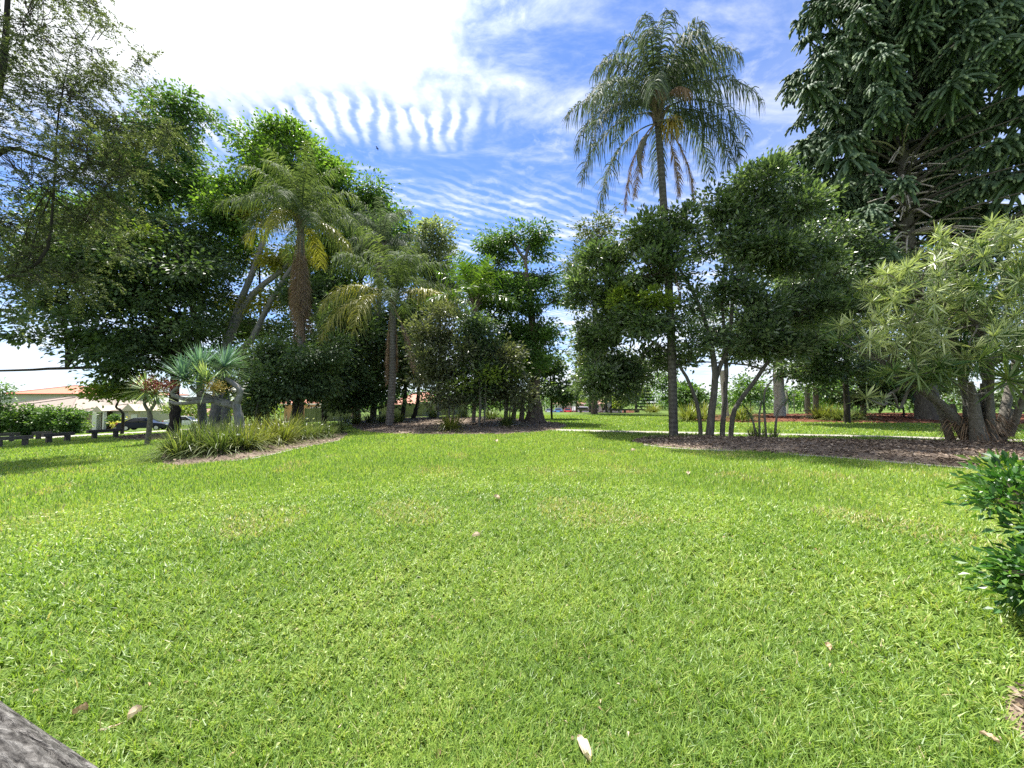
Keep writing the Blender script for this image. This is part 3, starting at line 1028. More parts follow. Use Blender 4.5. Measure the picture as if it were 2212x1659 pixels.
b = on_ground(770, 41)
tree('broad_tree', 'rounded mid green tree between the skirted palm and the arching palm', 'tree',
     [([b, P(775, 800, 41), P(780, 560, 41)], [0.6, 0.45, 0.25])],
     [E(795, 425, 41, 48, 38), E(755, 480, 41, 75, 65), E(845, 500, 41, 45, 60), E(800, 550, 41, 85, 75), E(720, 570, 40, 55, 70), E(860, 570, 41, 40, 60), E(740, 640, 40, 60, 60)],
     30000, 0.29, 0.14, M['leaf_mid'], M['bark_dark'], 25, spray=34, spray_r=0.7, flat=0.6, limb_r=0.14, twig_r=0.022)

for i, (px, d, lobes, lab, mat, nn) in enumerate([
    (700, 33, [E(690, 640, 34, 70, 45), E(720, 700, 33, 90, 70), E(690, 790, 32, 90, 90), E(740, 850, 32, 70, 50)], 'dense black green shrub tree behind the round bush', 'leaf_dark', 17000),
    (870, 35, [E(870, 690, 36, 90, 55), E(870, 770, 35, 60, 60), E(800, 760, 30, 70, 80), E(790, 850, 30, 65, 50), E(760, 700, 30, 60, 60), E(740, 800, 29, 60, 70)], 'dense black green shrub tree behind the arching palm trunk', 'leaf_dark', 22000),
    (890, 34, [E(905, 800, 34, 35, 40), E(860, 830, 36, 30, 30, w=.4)], 'small dark twisted tree between arching palm and grey shrubs', 'leaf_dark', 3500),
    (945, 40, [E(945, 520, 40, 50, 42), E(920, 575, 40, 45, 50), E(975, 590, 40, 40, 55), E(950, 640, 40, 55, 40)], 'grey green airy tree behind the arching palm', 'leaf_grey', 11000),
    (560, 42, [E(560, 560, 42, 90, 100), E(640, 640, 42, 70, 100), E(560, 700, 41, 90, 60), E(480, 700, 41, 70, 80)], 'shaded dark tree seen between the leaning grey trunks', 'leaf_dark', 15000)]):
    b = on_ground(px, d)
    c0 = lobes[0][0]
    tree('background_tree', lab, 'tree', [([b, (b * 0.6 + c0 * 0.4) + np.array([0.3, 0, 0]), c0], [0.3, 0.22, 0.12])], lobes, nn, 0.26, 0.13, M[mat],
         M['bark_grey'] if i == 3 else M['bark_dark'], 30 + i, spray=32, spray_r=0.6, flat=0.6, limb_r=0.1, twig_r=0.02)

# --- round bush and the grey stemmed shrubs of the middle bed
b = on_ground(628, 23.5)
tree('round_bush', 'big rounded dull green bush in the flower bed beside the dragon tree', 'bush',
     [([b, P(640, 870, 23.5), P(628, 830, 23.5)], [0.3, 0.24, 0.2]), ([b + np.array([-1.3, 0, 0]), P(575, 860, 23.3), P(560, 800, 23.3)], [0.08, 0.06, 0.04])],
     [E(590, 780, 23.5, 85, 50), E(670, 790, 23.5, 72, 55), E(625, 830, 23, 110, 45), E(560, 850, 23, 60, 45), E(550, 890, 22.8, 40, 25, w=.6)],
     26000, 0.15, 0.075, M['leaf_dark'], M['bark_dark'], 40, spray=34, spray_r=0.4, flat=0.55, limb_r=0.07, twig_r=0.012)
bb = on_ground(545, 22)
tree('bare_shrub', 'small leafless grey shrub in front of the round bush', 'shrub',
     [([bb, P(560, 850, 22), P(548, 810, 22)], [0.04, 0.03, 0.02])], [E(545, 805, 22, 26, 20)], 220, 0.1, 0.02, M['leaf_grey'], M['bark_grey'], 41, spray=4, spray_r=0.25, limb_r=0.02)

for i, (px, d, lobes, nn, lab) in enumerate([
    (968, 21.5, [E(955, 720, 22, 48, 55), E(935, 790, 22, 40, 55), E(975, 800, 21.5, 50, 55), E(960, 860, 21.5, 45, 30, w=.6)], 10000, 'leathery grey green shrub tree above the strap clump at mulch edge'),
    (1035, 21.5, [E(1020, 710, 22, 45, 45), E(1030, 780, 22, 55, 60), E(1015, 850, 22, 40, 35, w=.7)], 9000, 'slim shrub tree with the straightest pale stem in the middle bed'),
    (1090, 22.5, [E(1080, 790, 22.5, 45, 45), E(1100, 850, 22.5, 40, 40, w=.8), E(1060, 840, 23, 40, 40, w=.7)], 7500, 'brown tinged shrub tree next to the hollow trunk')]):
    b = on_ground(px, d)
    b[2] += 0.12
    c0 = lobes[0][0]
    tree('shrub_tree', lab, 'shrub', [([b, P(px + 2, 850, d), c0], [0.11, 0.09, 0.05]), ([b + np.array([0.25, 0.2, 0]), P(px + 14, 850, d), P(px + 12, 760, d)], [0.06, 0.05, 0.03])], lobes, nn, 0.17, 0.07,
         M['leaf_brownish'] if i != 1 else M['leaf_gloss'], M['bark_stem'], 50 + i, spray=26, spray_r=0.36, flat=0.7, limb_r=0.04, twig_r=0.01, up=0.3,
         extra=[([E(px + 25, 830 - 15 * i, d - 0.8, 16, 10)], 260, M['leaf_lime'], 'new_foliage', 'lime green new shoots')])

# --- hollow trunk tree
def hollow_tree():
    d = 27.0
    rng = np.random.default_rng(60)
    b = on_ground(1155, d)
    b[2] += 0.12
    root = thing('hollow_tree', 'tall airy tree on a thick grooved trunk with a black hollow at the mulch end', 'tree', b)
    pts = spline([b - np.array([0, 0, 0.2]), b + np.array([0.02, 0, 0.9]), P(1153, 850, d), P(1158, 790, d), P(1150, 700, d), P(1140, 620, d), P(1135, 560, d)], 40)
    rad = np.interp(np.linspace(0, 1, 40), [0, 0.06, 0.14, 0.3, 0.5, 1], [0.82, 0.60, 0.48, 0.38, 0.28, 0.09])
    g = Geo()

    def flute(s, t):
        f = 1 + (0.10 + 0.14 * np.exp(-s * 10)) * np.abs(np.sin(4 * t + 1.2 * s)) ** 0.7 + 0.05 * np.sin(11 * t + 4 * s)
        # the hollow, on the side towards the lawn
        a = (t - 4.5 + np.pi) % (2 * np.pi) - np.pi
        hole = (np.abs(a) < 0.40) * ((s > 0.20) & (s < 0.345))
        return f * np.where(hole, 0.2, 1.0)
    g.tube(pts, rad, 48, flute=flute)
    me = g.mesh('trunk', [M['bark_fibre'], M['charred']], b, False)
    co = np.zeros(len(me.vertices) * 3, np.float32)
    me.vertices.foreach_get('co', co)
    link('trunk', me, root)
    lobes = [E(1110, 520, 28, 72, 40), E(1160, 510, 28, 32, 30), E(1050, 585, 28.5, 58, 36), E(1165, 600, 28, 56, 36), E(1205, 640, 28, 28, 32, w=.7),
             E(1100, 650, 28, 82, 58), E(1080, 740, 28.5, 75, 65), E(1145, 720, 28, 45, 55, w=.8), E(1195, 720, 28, 25, 40, w=.3), E(1130, 790, 28, 50, 42), E(1150, 660, 26.5, 45, 60, w=.7), E(1145, 770, 26.3, 34, 34, w=.8), E(1115, 800, 26, 40, 36)]
    for (c, r, w) in lobes:
        i = int(np.argmin(np.linalg.norm(pts[15:] - (c - np.array([0, 0, 1.2])), axis=1))) + 15
        g = Geo()
        q = limb_pts(rng, pts[i], c, 0.08, 8, -0.05)
        g.tube(q, np.linspace(0.13, 0.04, 8), 6)
        for _ in range(6):
            e = c + unit(rng.normal(0, 1, 3)) * r * 0.85
            g.tube(limb_pts(rng, q[rng.integers(3, 8)], e, 0.08, 5), np.linspace(0.05, 0.015, 5), 4, cap=False)
        link('limb', g.mesh('limb', [M['bark_grey']], b, True), root)
    g = crown_geo(rng, lobes, 34000, 0.25, 0.12, spray=30, spray_r=0.42, flat=0.5, twig_r=0.014)
    link('crown', g.mesh('crown', [M['leaf_mid'], M['bark_twig']], b), root)
    # charred lining
    g = Geo()
    q0 = pts[5] * 0.5 + pts[6] * 0.5
    c = pts[8]
    aim = np.array([math.sin(4.05), 0, 0])
    g.tube([pts[7], pts[9], pts[11], pts[14]], [0.17, 0.18, 0.17, 0.15], 10)
    link('hollow', g.mesh('hollow', [M['charred']], b, True), root)
    return root


hollow_tree()
for i, dx in enumerate((-0.95, -1.5, -2.05)):
    b = on_ground(1155, 26.6) + np.array([dx, 0.1 * i, 0.1])
    g = Geo()
    g.tube(spline([b - np.array([0, 0, 0.2]), b + np.array([0.1, 0, 1.1]), b + np.array([0.18 - 0.1 * i, 0, 2.2 + 0.2 * i])], 10), np.linspace(0.19 - 0.03 * i, 0.1, 10), 9,
           flute=lambda s, t: 1 + 0.12 * np.sin(4 * t + 3 * s))
    o = link('dead_stump', g.mesh('dead_stump', [M['bark_fibre']], b, True), loc=b)
    tag(o, ['grey weathered stump close against the hollow trunk', 'slender grey stump second from the hollow trunk', 'grey stump farthest from the hollow trunk among the shrubs'][i], 'stump', 'grey stumps beside the hollow tree')

b = on_ground(1192, 33)
tree('small_tree', 'small dark leafy tree just behind the hollow trunk', 'tree', [([b, P(1190, 850, 33), P(1190, 800, 33)], [0.12, 0.1, 0.06])],
     [E(1188, 790, 33, 28, 30), E(1195, 835, 33, 36, 32), E(1215, 850, 33, 22, 18, w=.7)], 4200, 0.24, 0.12, M['leaf_dark'], M['bark_dark'], 61, spray=26, spray_r=0.45, twig_r=0.016)

# --- multi stemmed tree of the right hand bed
bx = [P(1514, 940, 16.6), P(1532, 945, 16.2), P(1560, 943, 16.4), P(1578, 944, 16.3)]
bx = [np.array([q[0], q[1], h_bed(q[0], q[1])]) for q in bx]
tree('clump_tree', 'big glossy leaved tree on clumped grey stems beside the tall palm trunk', 'tree',
     [([bx[1], P(1540, 870, 16.2), P(1545, 800, 16.2), P(1525, 700, 16.4), P(1480, 600, 16.5), P(1430, 540, 16.5)], [0.27, 0.22, 0.2, 0.14, 0.1, 0.06]),
      ([P(1545, 815, 16.2), P(1575, 740, 16.3), P(1585, 640, 16.5), P(1620, 540, 16.8), P(1650, 450, 17)], [0.16, 0.13, 0.11, 0.08, 0.05]),
      ([bx[2], P(1566, 860, 16.4), P(1568, 760, 16.5), P(1560, 660, 16.7), P(1565, 560, 17)], [0.17, 0.15, 0.13, 0.1, 0.06]),
      ([bx[3], P(1590, 880, 16.2), P(1640, 810, 16), P(1680, 740, 16.2), P(1710, 660, 16.5)], [0.16, 0.15, 0.13, 0.1, 0.05]),
      ([bx[0], P(1508, 880, 16.6), P(1480, 810, 16.8), P(1440, 760, 17), P(1380, 720, 17.5), P(1320, 690, 18)], [0.14, 0.13, 0.11, 0.09, 0.07, 0.04])],
     [E(1630, 420, 17.2, 70, 45), E(1690, 460, 17.5, 80, 55), E(1570, 470, 17, 70, 40), E(1470, 500, 16.8, 60, 35), E(1395, 510, 16.5, 70, 42), E(1310, 560, 18, 65, 50),
      E(1660, 560, 17.3, 95, 60), E(1730, 560, 18, 70, 70), E(1540, 545, 16.8, 60, 35, w=.5), E(1420, 590, 16.3, 80, 45), E(1330, 640, 18, 65, 55), E(1290, 730, 19, 52, 60),
      E(1300, 800, 19, 60, 45), E(1370, 700, 17, 70, 50), E(1390, 780, 18, 60, 40), E(1450, 690, 16, 45, 40, w=.6), E(1500, 740, 16, 40, 35, w=.5), E(1640, 670, 16.2, 75, 50),
      E(1700, 690, 16.8, 70, 70), E(1670, 760, 16, 85, 35), E(1610, 600, 16, 45, 35, w=.5), E(1480, 790, 17, 35, 35, w=.6), E(1270, 640, 18.5, 35, 60), E(1440, 545, 16, 50, 30),
      E(1545, 625, 16.6, 55, 50, w=.6), E(1490, 645, 16.4, 45, 40, w=.5), E(1605, 730, 16, 50, 50, w=.7), E(1540, 710, 16.2, 35, 45, w=.4), E(1590, 525, 17, 60, 45), E(1295, 835, 19, 52, 36), E(1350, 835, 18.5, 45, 26, w=.7), E(1650, 370, 17.4, 55, 28, w=.7), E(1740, 640, 17, 50, 60)],
     74000, 0.17, 0.07, M['leaf_gloss'], M['bark_grey'], 70, girth=0.62, spray=22, spray_r=0.24, flat=0.6, limb_r=0.055, twig_r=0.009, up=0.35, droop=0.2,
     extra=[([E(1350, 660, 17.5, 50, 40, w=.6), E(1410, 660, 16.2, 40, 25, w=.6)], 2600, M['leaf_lime'], 'new_foliage', 'paler young foliage')])
# --- dark trees behind it
b = on_ground(1684, 36)
tree('white_trunk_tree', 'dark crowned tree with a smooth white trunk rising from the far red mulch', 'tree',
     [([b, P(1683, 840, 36), P(1682, 760, 36), P(1690, 640, 36)], [0.66, 0.58, 0.52, 0.3])],
     [E(1700, 700, 36, 90, 90), E(1640, 740, 36, 70, 60), E(1760, 720, 36, 70, 80), E(1700, 800, 36, 70, 25), E(1760, 560, 36, 80, 90)], 18000, 0.26, 0.13, M['leaf_dark'], M['bark_white'], 71, spray=30, spray_r=0.6, twig_r=0.02)
b = on_ground(1828, 27)
tree('dark_dome_tree', 'dense dark domed tree filling the gap between glossy clump tree and tall pine', 'tree',
     [([b, P(1828, 830, 27), P(1826, 640, 27)], [0.26, 0.22, 0.14])],
     [E(1790, 510, 25, 75, 55), E(1840, 570, 26, 75, 70), E(1770, 620, 25, 70, 70), E(1850, 690, 26, 80, 80), E(1770, 730, 25, 70, 70), E(1830, 790, 26, 80, 45), E(1760, 810, 26, 60, 35), E(1900, 630, 27, 60, 90)],
     34000, 0.18, 0.08, M['leaf_gloss'], M['bark_dark'], 72, spray=28, spray_r=0.34, flat=0.55, limb_r=0.08, twig_r=0.013)
b = on_ground(1864, 40)
tree('background_tree', 'shaded tree whose thin dark trunk stands beside the far strap clumps', 'tree', [([b, P(1862, 830, 40), P(1860, 760, 40)], [0.35, 0.3, 0.2])],
     [E(1860, 760, 40, 80, 60), E(1930, 800, 40, 70, 50), E(1990, 820, 38, 70, 50), E(2080, 760, 40, 90, 90)], 9000, 0.3, 0.15, M['leaf_dark'], M['bark_dark'], 73, spray=30, spray_r=0.7, twig_r=0.02)
b = on_ground(1283, 49)
tree('background_tree', 'tree with the thick brown trunk standing in far mulch beside the car park', 'tree', [([b, P(1284, 850, 49), P(1285, 640, 49), P(1290, 520, 49)], [0.6, 0.48, 0.35, 0.15])],
     [E(1290, 500, 49, 45, 35), E(1270, 560, 49, 45, 45, w=.7), E(1300, 640, 49, 60, 60), E(1290, 740, 49, 60, 60), E(1290, 810, 49, 60, 30)], 13000, 0.34, 0.12, M['leaf_olive'], M['bark_fibre'], 74, spray=30, spray_r=0.7, twig_r=0.02)


# ------------------------------------------------------------------ palms
def frond_mesh(rng, L, e0, e1, n=56, ll=0.75, droop=0.9, w=0.017, mat=None, plum=0.5, start=0.16, curve=1.2, fwd=0.55, stem_r=0.035, twist=0.0):
    s = np.linspace(0, 1, 24)
    ang = R(e0) + (R(e1) - R(e0)) * s ** curve
    ds = L / 23
    xx = np.concatenate([[0], np.cumsum(np.cos(ang[:-1]) * ds)])
    zz = np.concatenate([[0], np.cumsum(np.sin(ang[:-1]) * ds)])
    yy = twist * L * s ** 2
    rach = np.column_stack([xx, yy, zz])
    g = Geo()
    g.tube(rach, np.linspace(stem_r, stem_r * 0.15, 24), 4, var=0.75, cap=False)
    t = np.repeat(np.linspace(start, 0.995, n), 2) + rng.uniform(-0.006, 0.006, 2 * n)
    side = np.tile([1.0, -1.0], n)
    p0 = np.column_stack([np.interp(t, s, rach[:, i]) for i in range(3)])
    a = np.interp(t, s, ang)
    tan = np.column_stack([np.cos(a), 0 * a, np.sin(a)])
    nor = np.column_stack([-np.sin(a), 0 * a, np.cos(a)])
    prof = np.sin(np.pi * np.clip((t - start) / (1 - start) * 0.80 + 0.14, 0, 1)) ** 0.6
    l = ll * prof * rng.uniform(0.8, 1.15, 2 * n)
    dirs = unit(np.column_stack([0 * t, side, 0 * t]) * 0.85 + tan * (fwd + rng.normal(0, 0.15, 2 * n))[:, None] + nor * rng.normal(0.15, plum, 2 * n)[:, None])
    k = np.linspace(0, 1, 5)
    dr = droop * rng.uniform(0.6, 1.3, 2 * n)
    pts = p0[:, None] + dirs[:, None] * (l[:, None] * (k - 0.25 * dr[:, None] * k ** 2))[..., None]
    pts[..., 2] -= (dr * l)[:, None] * k ** 1.8 * 0.75
    wd = unit(tan + rng.normal(0, 0.35, (2 * n, 3)))
    ww = w * np.array([0.8, 1.0, 0.9, 0.65, 0.05])[None] * rng.uniform(0.8, 1.2, (2 * n, 1))
    var = np.clip(0.5 + rng.normal(0, 0.2, 2 * n) + rng.normal(0, 0.1), 0, 1)
    g.strips(pts, wd, ww, var)
    return g.mesh('frond', [mat])


def palm(name, label, base, top, r0, r1, fronds, bark, seed, L=4.3, extra=None, bulge=1.0, ll=0.75, nleaf=56, w=0.017, mat='frond_green', stem_r=0.035):
    """fronds: (azimuth, start elevation, end elevation, length factor, material, droop)"""
    rng = np.random.default_rng(seed)
    root = thing(name, label, 'palm', base)
    top = np.asarray(top, float)
    g = Geo()
    q = spline([base - np.array([0, 0, 0.2]), base * 0.6 + top * 0.4 + np.array([0.12, 0, 0]), top], 60)
    rr = np.interp(np.linspace(0, 1, 60), [0, 0.03, 0.5, 0.96, 1], [r0 * 1.2, r0, (r0 + r1) / 2, r1, r1 * 0.9]) * (1 + 0.025 * np.sin(np.arange(60) * 2.1))
    g.tube(q, rr, 12)
    link('trunk', g.mesh('trunk', [bark], base, True), root)
    # crownshaft: old leaf bases
    g = Geo()
    for i in range(14):
        a = rng.uniform(0, 6.283)
        h = rng.uniform(-0.45, 0.5)
        s = top + np.array([math.cos(a) * r1 * 0.7, math.sin(a) * r1 * 0.7, h])
        g.tube(spline([s, s + np.array([math.cos(a) * 0.12, math.sin(a) * 0.12, 0.45]), s + np.array([math.cos(a) * 0.4, math.sin(a) * 0.4, 0.8])], 5), np.linspace(0.11, 0.05, 5), 5, var=rng.uniform(0.2, 0.8))
    link('leaf_bases', g.mesh('leaf_bases', [M['bark_fibre']], base, True), root)
    for (az, e0, e1, lf, mt, dr) in fronds:
        dead = mt == 'frond_dead'
        me = frond_mesh(rng, L * lf, e0, e1, nleaf, ll * (0.55 if dead else 1), dr, w * (0.8 if dead else 1), M[mt or mat], plum=0.25 if dead else 0.5,
                        start=0.3 if dead else 0.17, curve=2.1 if e0 > 74 else 1.6 if e0 > 56 else 1.0 if e0 > 0 else 0.6, fwd=0.9 if dead else 0.55, twist=rng.uniform(-0.06, 0.06), stem_r=stem_r)
        o = link('frond', me, root, top + np.array([math.cos(R(az)) * r1 * 0.6, math.sin(R(az)) * r1 * 0.6, 0.35 if e0 > 0 else -0.2]) - base, R(az))
        if dead:
            o['label'] = 'dead brown hanging frond'
    return root, top, rng


# the tall palm
q = P(1455, 932, 16.8)
pb = np.array([q[0], q[1], h_bed(q[0], q[1])])
pt = P(1421, 258, 16.8)
fr = []
for az, e0, e1, lf in [(180, 84, -82, 1.0), (215, 82, -78, .95), (262, 86, -80, 1.0), (300, 84, -85, .95), (0, 82, -85, 1.1), (335, 80, -86, 1.0), (20, 80, -80, 1.15), (85, 82, -80, 1.0), (130, 78, -80, .95), (40, 84, -60, 1.1), (235, 85, -70, 1.0),
                       (165, 72, -82, 1.0), (195, 70, -84, 1.0), (240, 68, -85, .95), (285, 66, -85, .9), (325, 68, -85, 1.0), (10, 68, -85, 1.0), (55, 66, -85, 1), (110, 66, -80, 1), (350, 74, -88, 1.05),
                       (183, 45, -62, .95), (215, 34, -82, 1.0), (250, 25, -84, .8), (330, 40, -78, .95), (355, 34, -82, .95), (25, 26, -86, .95), (70, 30, -82, .9), (140, 30, -82, 1.0),
                       (205, 10, -88, 1.02), (178, -8, -89, 1.0), (190, 20, -86, 1.0), (345, 4, -86, .9), (5, 14, -89, .9)]:
    fr.append((az, e0, e1, lf * (1.12 if e0 < 50 else 1.0), 'frond_grey', 1.35))
for az, e0, e1, lf in [(188, -40, -90, 1.0), (205, -46, -91, .85), (345, -42, -90, .9), (10, -48, -91, .75)]:
    fr.append((az, e0, e1, lf, 'frond_dead', 0.9))
fr.append((290, 40, -88, 0.5, 'frond_dead', 1.3))
fr.append((255, 46, -88, 0.42, 'frond_dead', 1.3))
root, top, rng = palm('queen_palm', 'tallest palm with drooping grey green plumes towering over the glossy clump tree', pb, pt, 0.19, 0.15, fr, M['bark_palm_dark'], 80, L=4.5, nleaf=88, ll=0.92, w=0.023)
g = Geo()
for i in range(70):
    a, e = rng.uniform(0, 6.283), rng.uniform(-1.2, 0.4)
    dv = np.array([math.cos(a) * math.cos(e), math.sin(a) * math.cos(e), math.sin(e)])
    s = P(1450, 262, 16.5)
    g.tube(spline([s, s + dv * 0.35, s + dv * 0.55 + np.array([0, 0, -0.5])], 4), [0.012, 0.016, 0.018, 0.01], 3, var=rng.uniform(0, 1))
link('flower_spray', g.mesh('flower_spray', [M['berry_yellow']], pb), root)
g = Geo()
s = P(1392, 300, 16.4)
g.tube(spline([s + np.array([0.25, 0.1, 0.25]), s, s + np.array([-0.25, 0, -0.8]), s + np.array([-0.1, 0, -1.8])], 10), np.array([0.03, 0.06, 0.09, 0.12, 0.14, 0.14, 0.12, 0.09, 0.05, 0.015]), 6)
link('spathe', g.mesh('spathe', [M['bark_stem']], pb, True), root)
g = Geo()
s = P(1432, 262, 16.3)
g.tube(spline([s + np.array([-0.3, 0, 0.0]), s + np.array([0.3, 0, 0.06]), s + np.array([0.8, -0.1, -0.02])], 8), np.array([0.02, 0.04, 0.06, 0.07, 0.07, 0.06, 0.04, 0.01]), 6)
link('spathe', g.mesh('spathe', [M['bark_stem']], pb, True), root)
# hanging dead frond caught on the trunk
rng = np.random.default_rng(5)
o = link('frond', frond_mesh(rng, 1.9, -70, -92, 30, 0.4, 0.9, 0.012, M['frond_dead'], plum=0.2, start=0.1, fwd=1.0), root, P(1446, 560, 16.3) - pb, R(330))
o['label'] = 'dead pale frond caught on the trunk'


def ring_fronds(rng, rows):
    out = []
    for (n, e0, e1, lf, mt, dr, off) in rows:
        for i in range(n):
            out.append(((360 / n) * i + off + rng.uniform(-12, 12), e0 + rng.uniform(-6, 6), e1 + rng.uniform(-10, 10), lf * rng.uniform(0.9, 1.1), mt, dr))
    return out


rng0 = np.random.default_rng(81)
b = on_ground(648, 26)
fr = ring_fronds(rng0, [(6, 84, -10, 1.0, 'frond_green', 0.8, 10), (8, 70, -40, 1.0, 'frond_green', 0.95, 0), (8, 48, -66, 1.0, 'frond_green', 1.0, 25), (4, 20, -76, .8, 'frond_yellow', 1.0, 5), (4, 24, -76, .8, 'frond_green', 1.0, 50),
                        (13, -84, -91, 1.15, 'frond_dead', 0.5, 0), (8, -87, -92, 1.4, 'frond_dead', 0.4, 30)])
palm('queen_palm', 'palm wearing a long skirt of dead brown fronds behind the round bush', b, P(650, 492, 26), 0.26, 0.22, fr, M['bark_palm'], 82, L=5.2, nleaf=84, ll=1.1, w=0.024)
b = on_ground(842, 26)
b[2] += 0.15
fr = ring_fronds(rng0, [(5, 82, -10, .95, 'frond_green', 0.9, 30), (6, 66, -50, 1.0, 'frond_green', 1.0, 0)])
fr += [(0, 52, -62, 1.05, 'frond_green', 1), (350, 36, -70, 1.1, 'frond_green', 1), (10, 22, -60, 1.1, 'frond_green', 1.1), (335, 30, -60, 1.05, 'frond_yellow', 1.1), (180, 30, -62, 1.2, 'frond_green', 1.1), (200, 8, -70, 1.1, 'frond_green', 1.1), (225, 5, -82, 1.15, 'frond_yellow', 1.1),
       (255, 10, -84, 1.1, 'frond_yellow', 1.1), (285, 30, -80, .8, 'frond_green', 1.1), (170, 40, -60, 1.0, 'frond_green', 1), (90, 30, -70, 1, 'frond_green', 1), (215, 40, -75, 1.0, 'frond_yellow', 1),
       (330, -52, -72, .95, 'frond_dead', .6), (345, -55, -80, .9, 'frond_dead', .6), (200, -84, -91, .9, 'frond_dead', .5), (100, -80, -90, 1, 'frond_dead', .6), (20, -84, -90, .8, 'frond_dead', .6)]
palm('queen_palm', 'palm with wide arching yellow green fronds beside the middle mulch bed', b, P(848, 660, 26), 0.27, 0.2, fr, M['bark_palm'], 83, L=5.2, nleaf=86, ll=1.2, w=0.024)
b = on_ground(806, 33)
fr = ring_fronds(rng0, [(5, 80, -10, .9, 'frond_grey', 0.9, 10), (7, 60, -60, .9, 'frond_grey', 1.0, 0), (7, 38, -80, .9, 'frond_grey', 1.0, 20), (2, -60, -88, .6, 'frond_dead', .8, 100)])
palm('queen_palm', 'drooping grey palm half hidden behind the arching palm', b, P(822, 545, 33), 0.28, 0.2, fr, M['bark_palm_dark'], 84, L=5.0, nleaf=70, ll=1.1, w=0.028)
b = on_ground(1022, 24.2)
fr = ring_fronds(rng0, [(5, 80, 40, .95, 'frond_bright', 0.25, 20), (6, 58, 0, 1.0, 'frond_bright', 0.35, 0), (6, 32, -40, 1.0, 'frond_bright', 0.45, 30)])
palm('feather_palm', 'bright green upright palm above the grey stemmed shrubs', b, P(1026, 668, 24.2), 0.13, 0.1, fr, M['bark_palm'], 85, L=3.3, nleaf=40, ll=0.95, w=0.034, stem_r=0.03)


# ------------------------------------------------------------------ the tall bunya pine
def tuft_mesh(rng, R0=1.5, n=46):
    """a bough end: drooping rope like branchlets in a shaggy cone"""
    g = Geo()
    g.tube(spline([(-1.2, 0, 0.1), (-0.3, 0, 0.12), (0.35, 0, 0.0)], 6), np.linspace(0.05, 0.02, 6), 5, var=0.2, mi=1)
    for i in range(n):
        t = rng.uniform(0, 1)
        s = np.array([-0.9 + 1.25 * t, 0, 0.12 - 0.1 * t])
        a = rng.uniform(0, 6.283)
        el = rng.uniform(-0.5, 0.75) if i > 6 else rng.uniform(0.5, 1.2)
        ln = rng.uniform(0.75, 1.35) * R0 * 0.72
        d = np.array([math.cos(a) * math.cos(el) + 0.25, math.sin(a) * math.cos(el), math.sin(el)])
        d /= np.linalg.norm(d)
        k = np.linspace(0, 1, 9)[:, None]
        pts = s + d * ln * (k - 0.22 * k ** 2) + np.array([0, 0, -1]) * ln * 0.62 * k ** 1.7
        rad = 0.085 * np.array([0.45, 0.95, 0.62, 1.1, 0.68, 1.1, 0.66, 0.95, 0.3]) * rng.uniform(0.8, 1.2)
        v0 = rng.uniform(0.15, 0.55)
        var = np.repeat(np.clip(np.linspace(v0 - 0.1, v0 + 0.1, 9) + np.array([0] * 7 + [0.18, 0.55]) * rng.uniform(0.3, 1), 0, 1), 5)
        g.tube(pts, rad, 5, var=var, cap=False, flute=lambda s_, t_: 1 + 0.25 * np.sin(t_ * 2.5 + s_ * 40))
    return g.mesh('bough', [M['bunya'], M['bark_branch']])


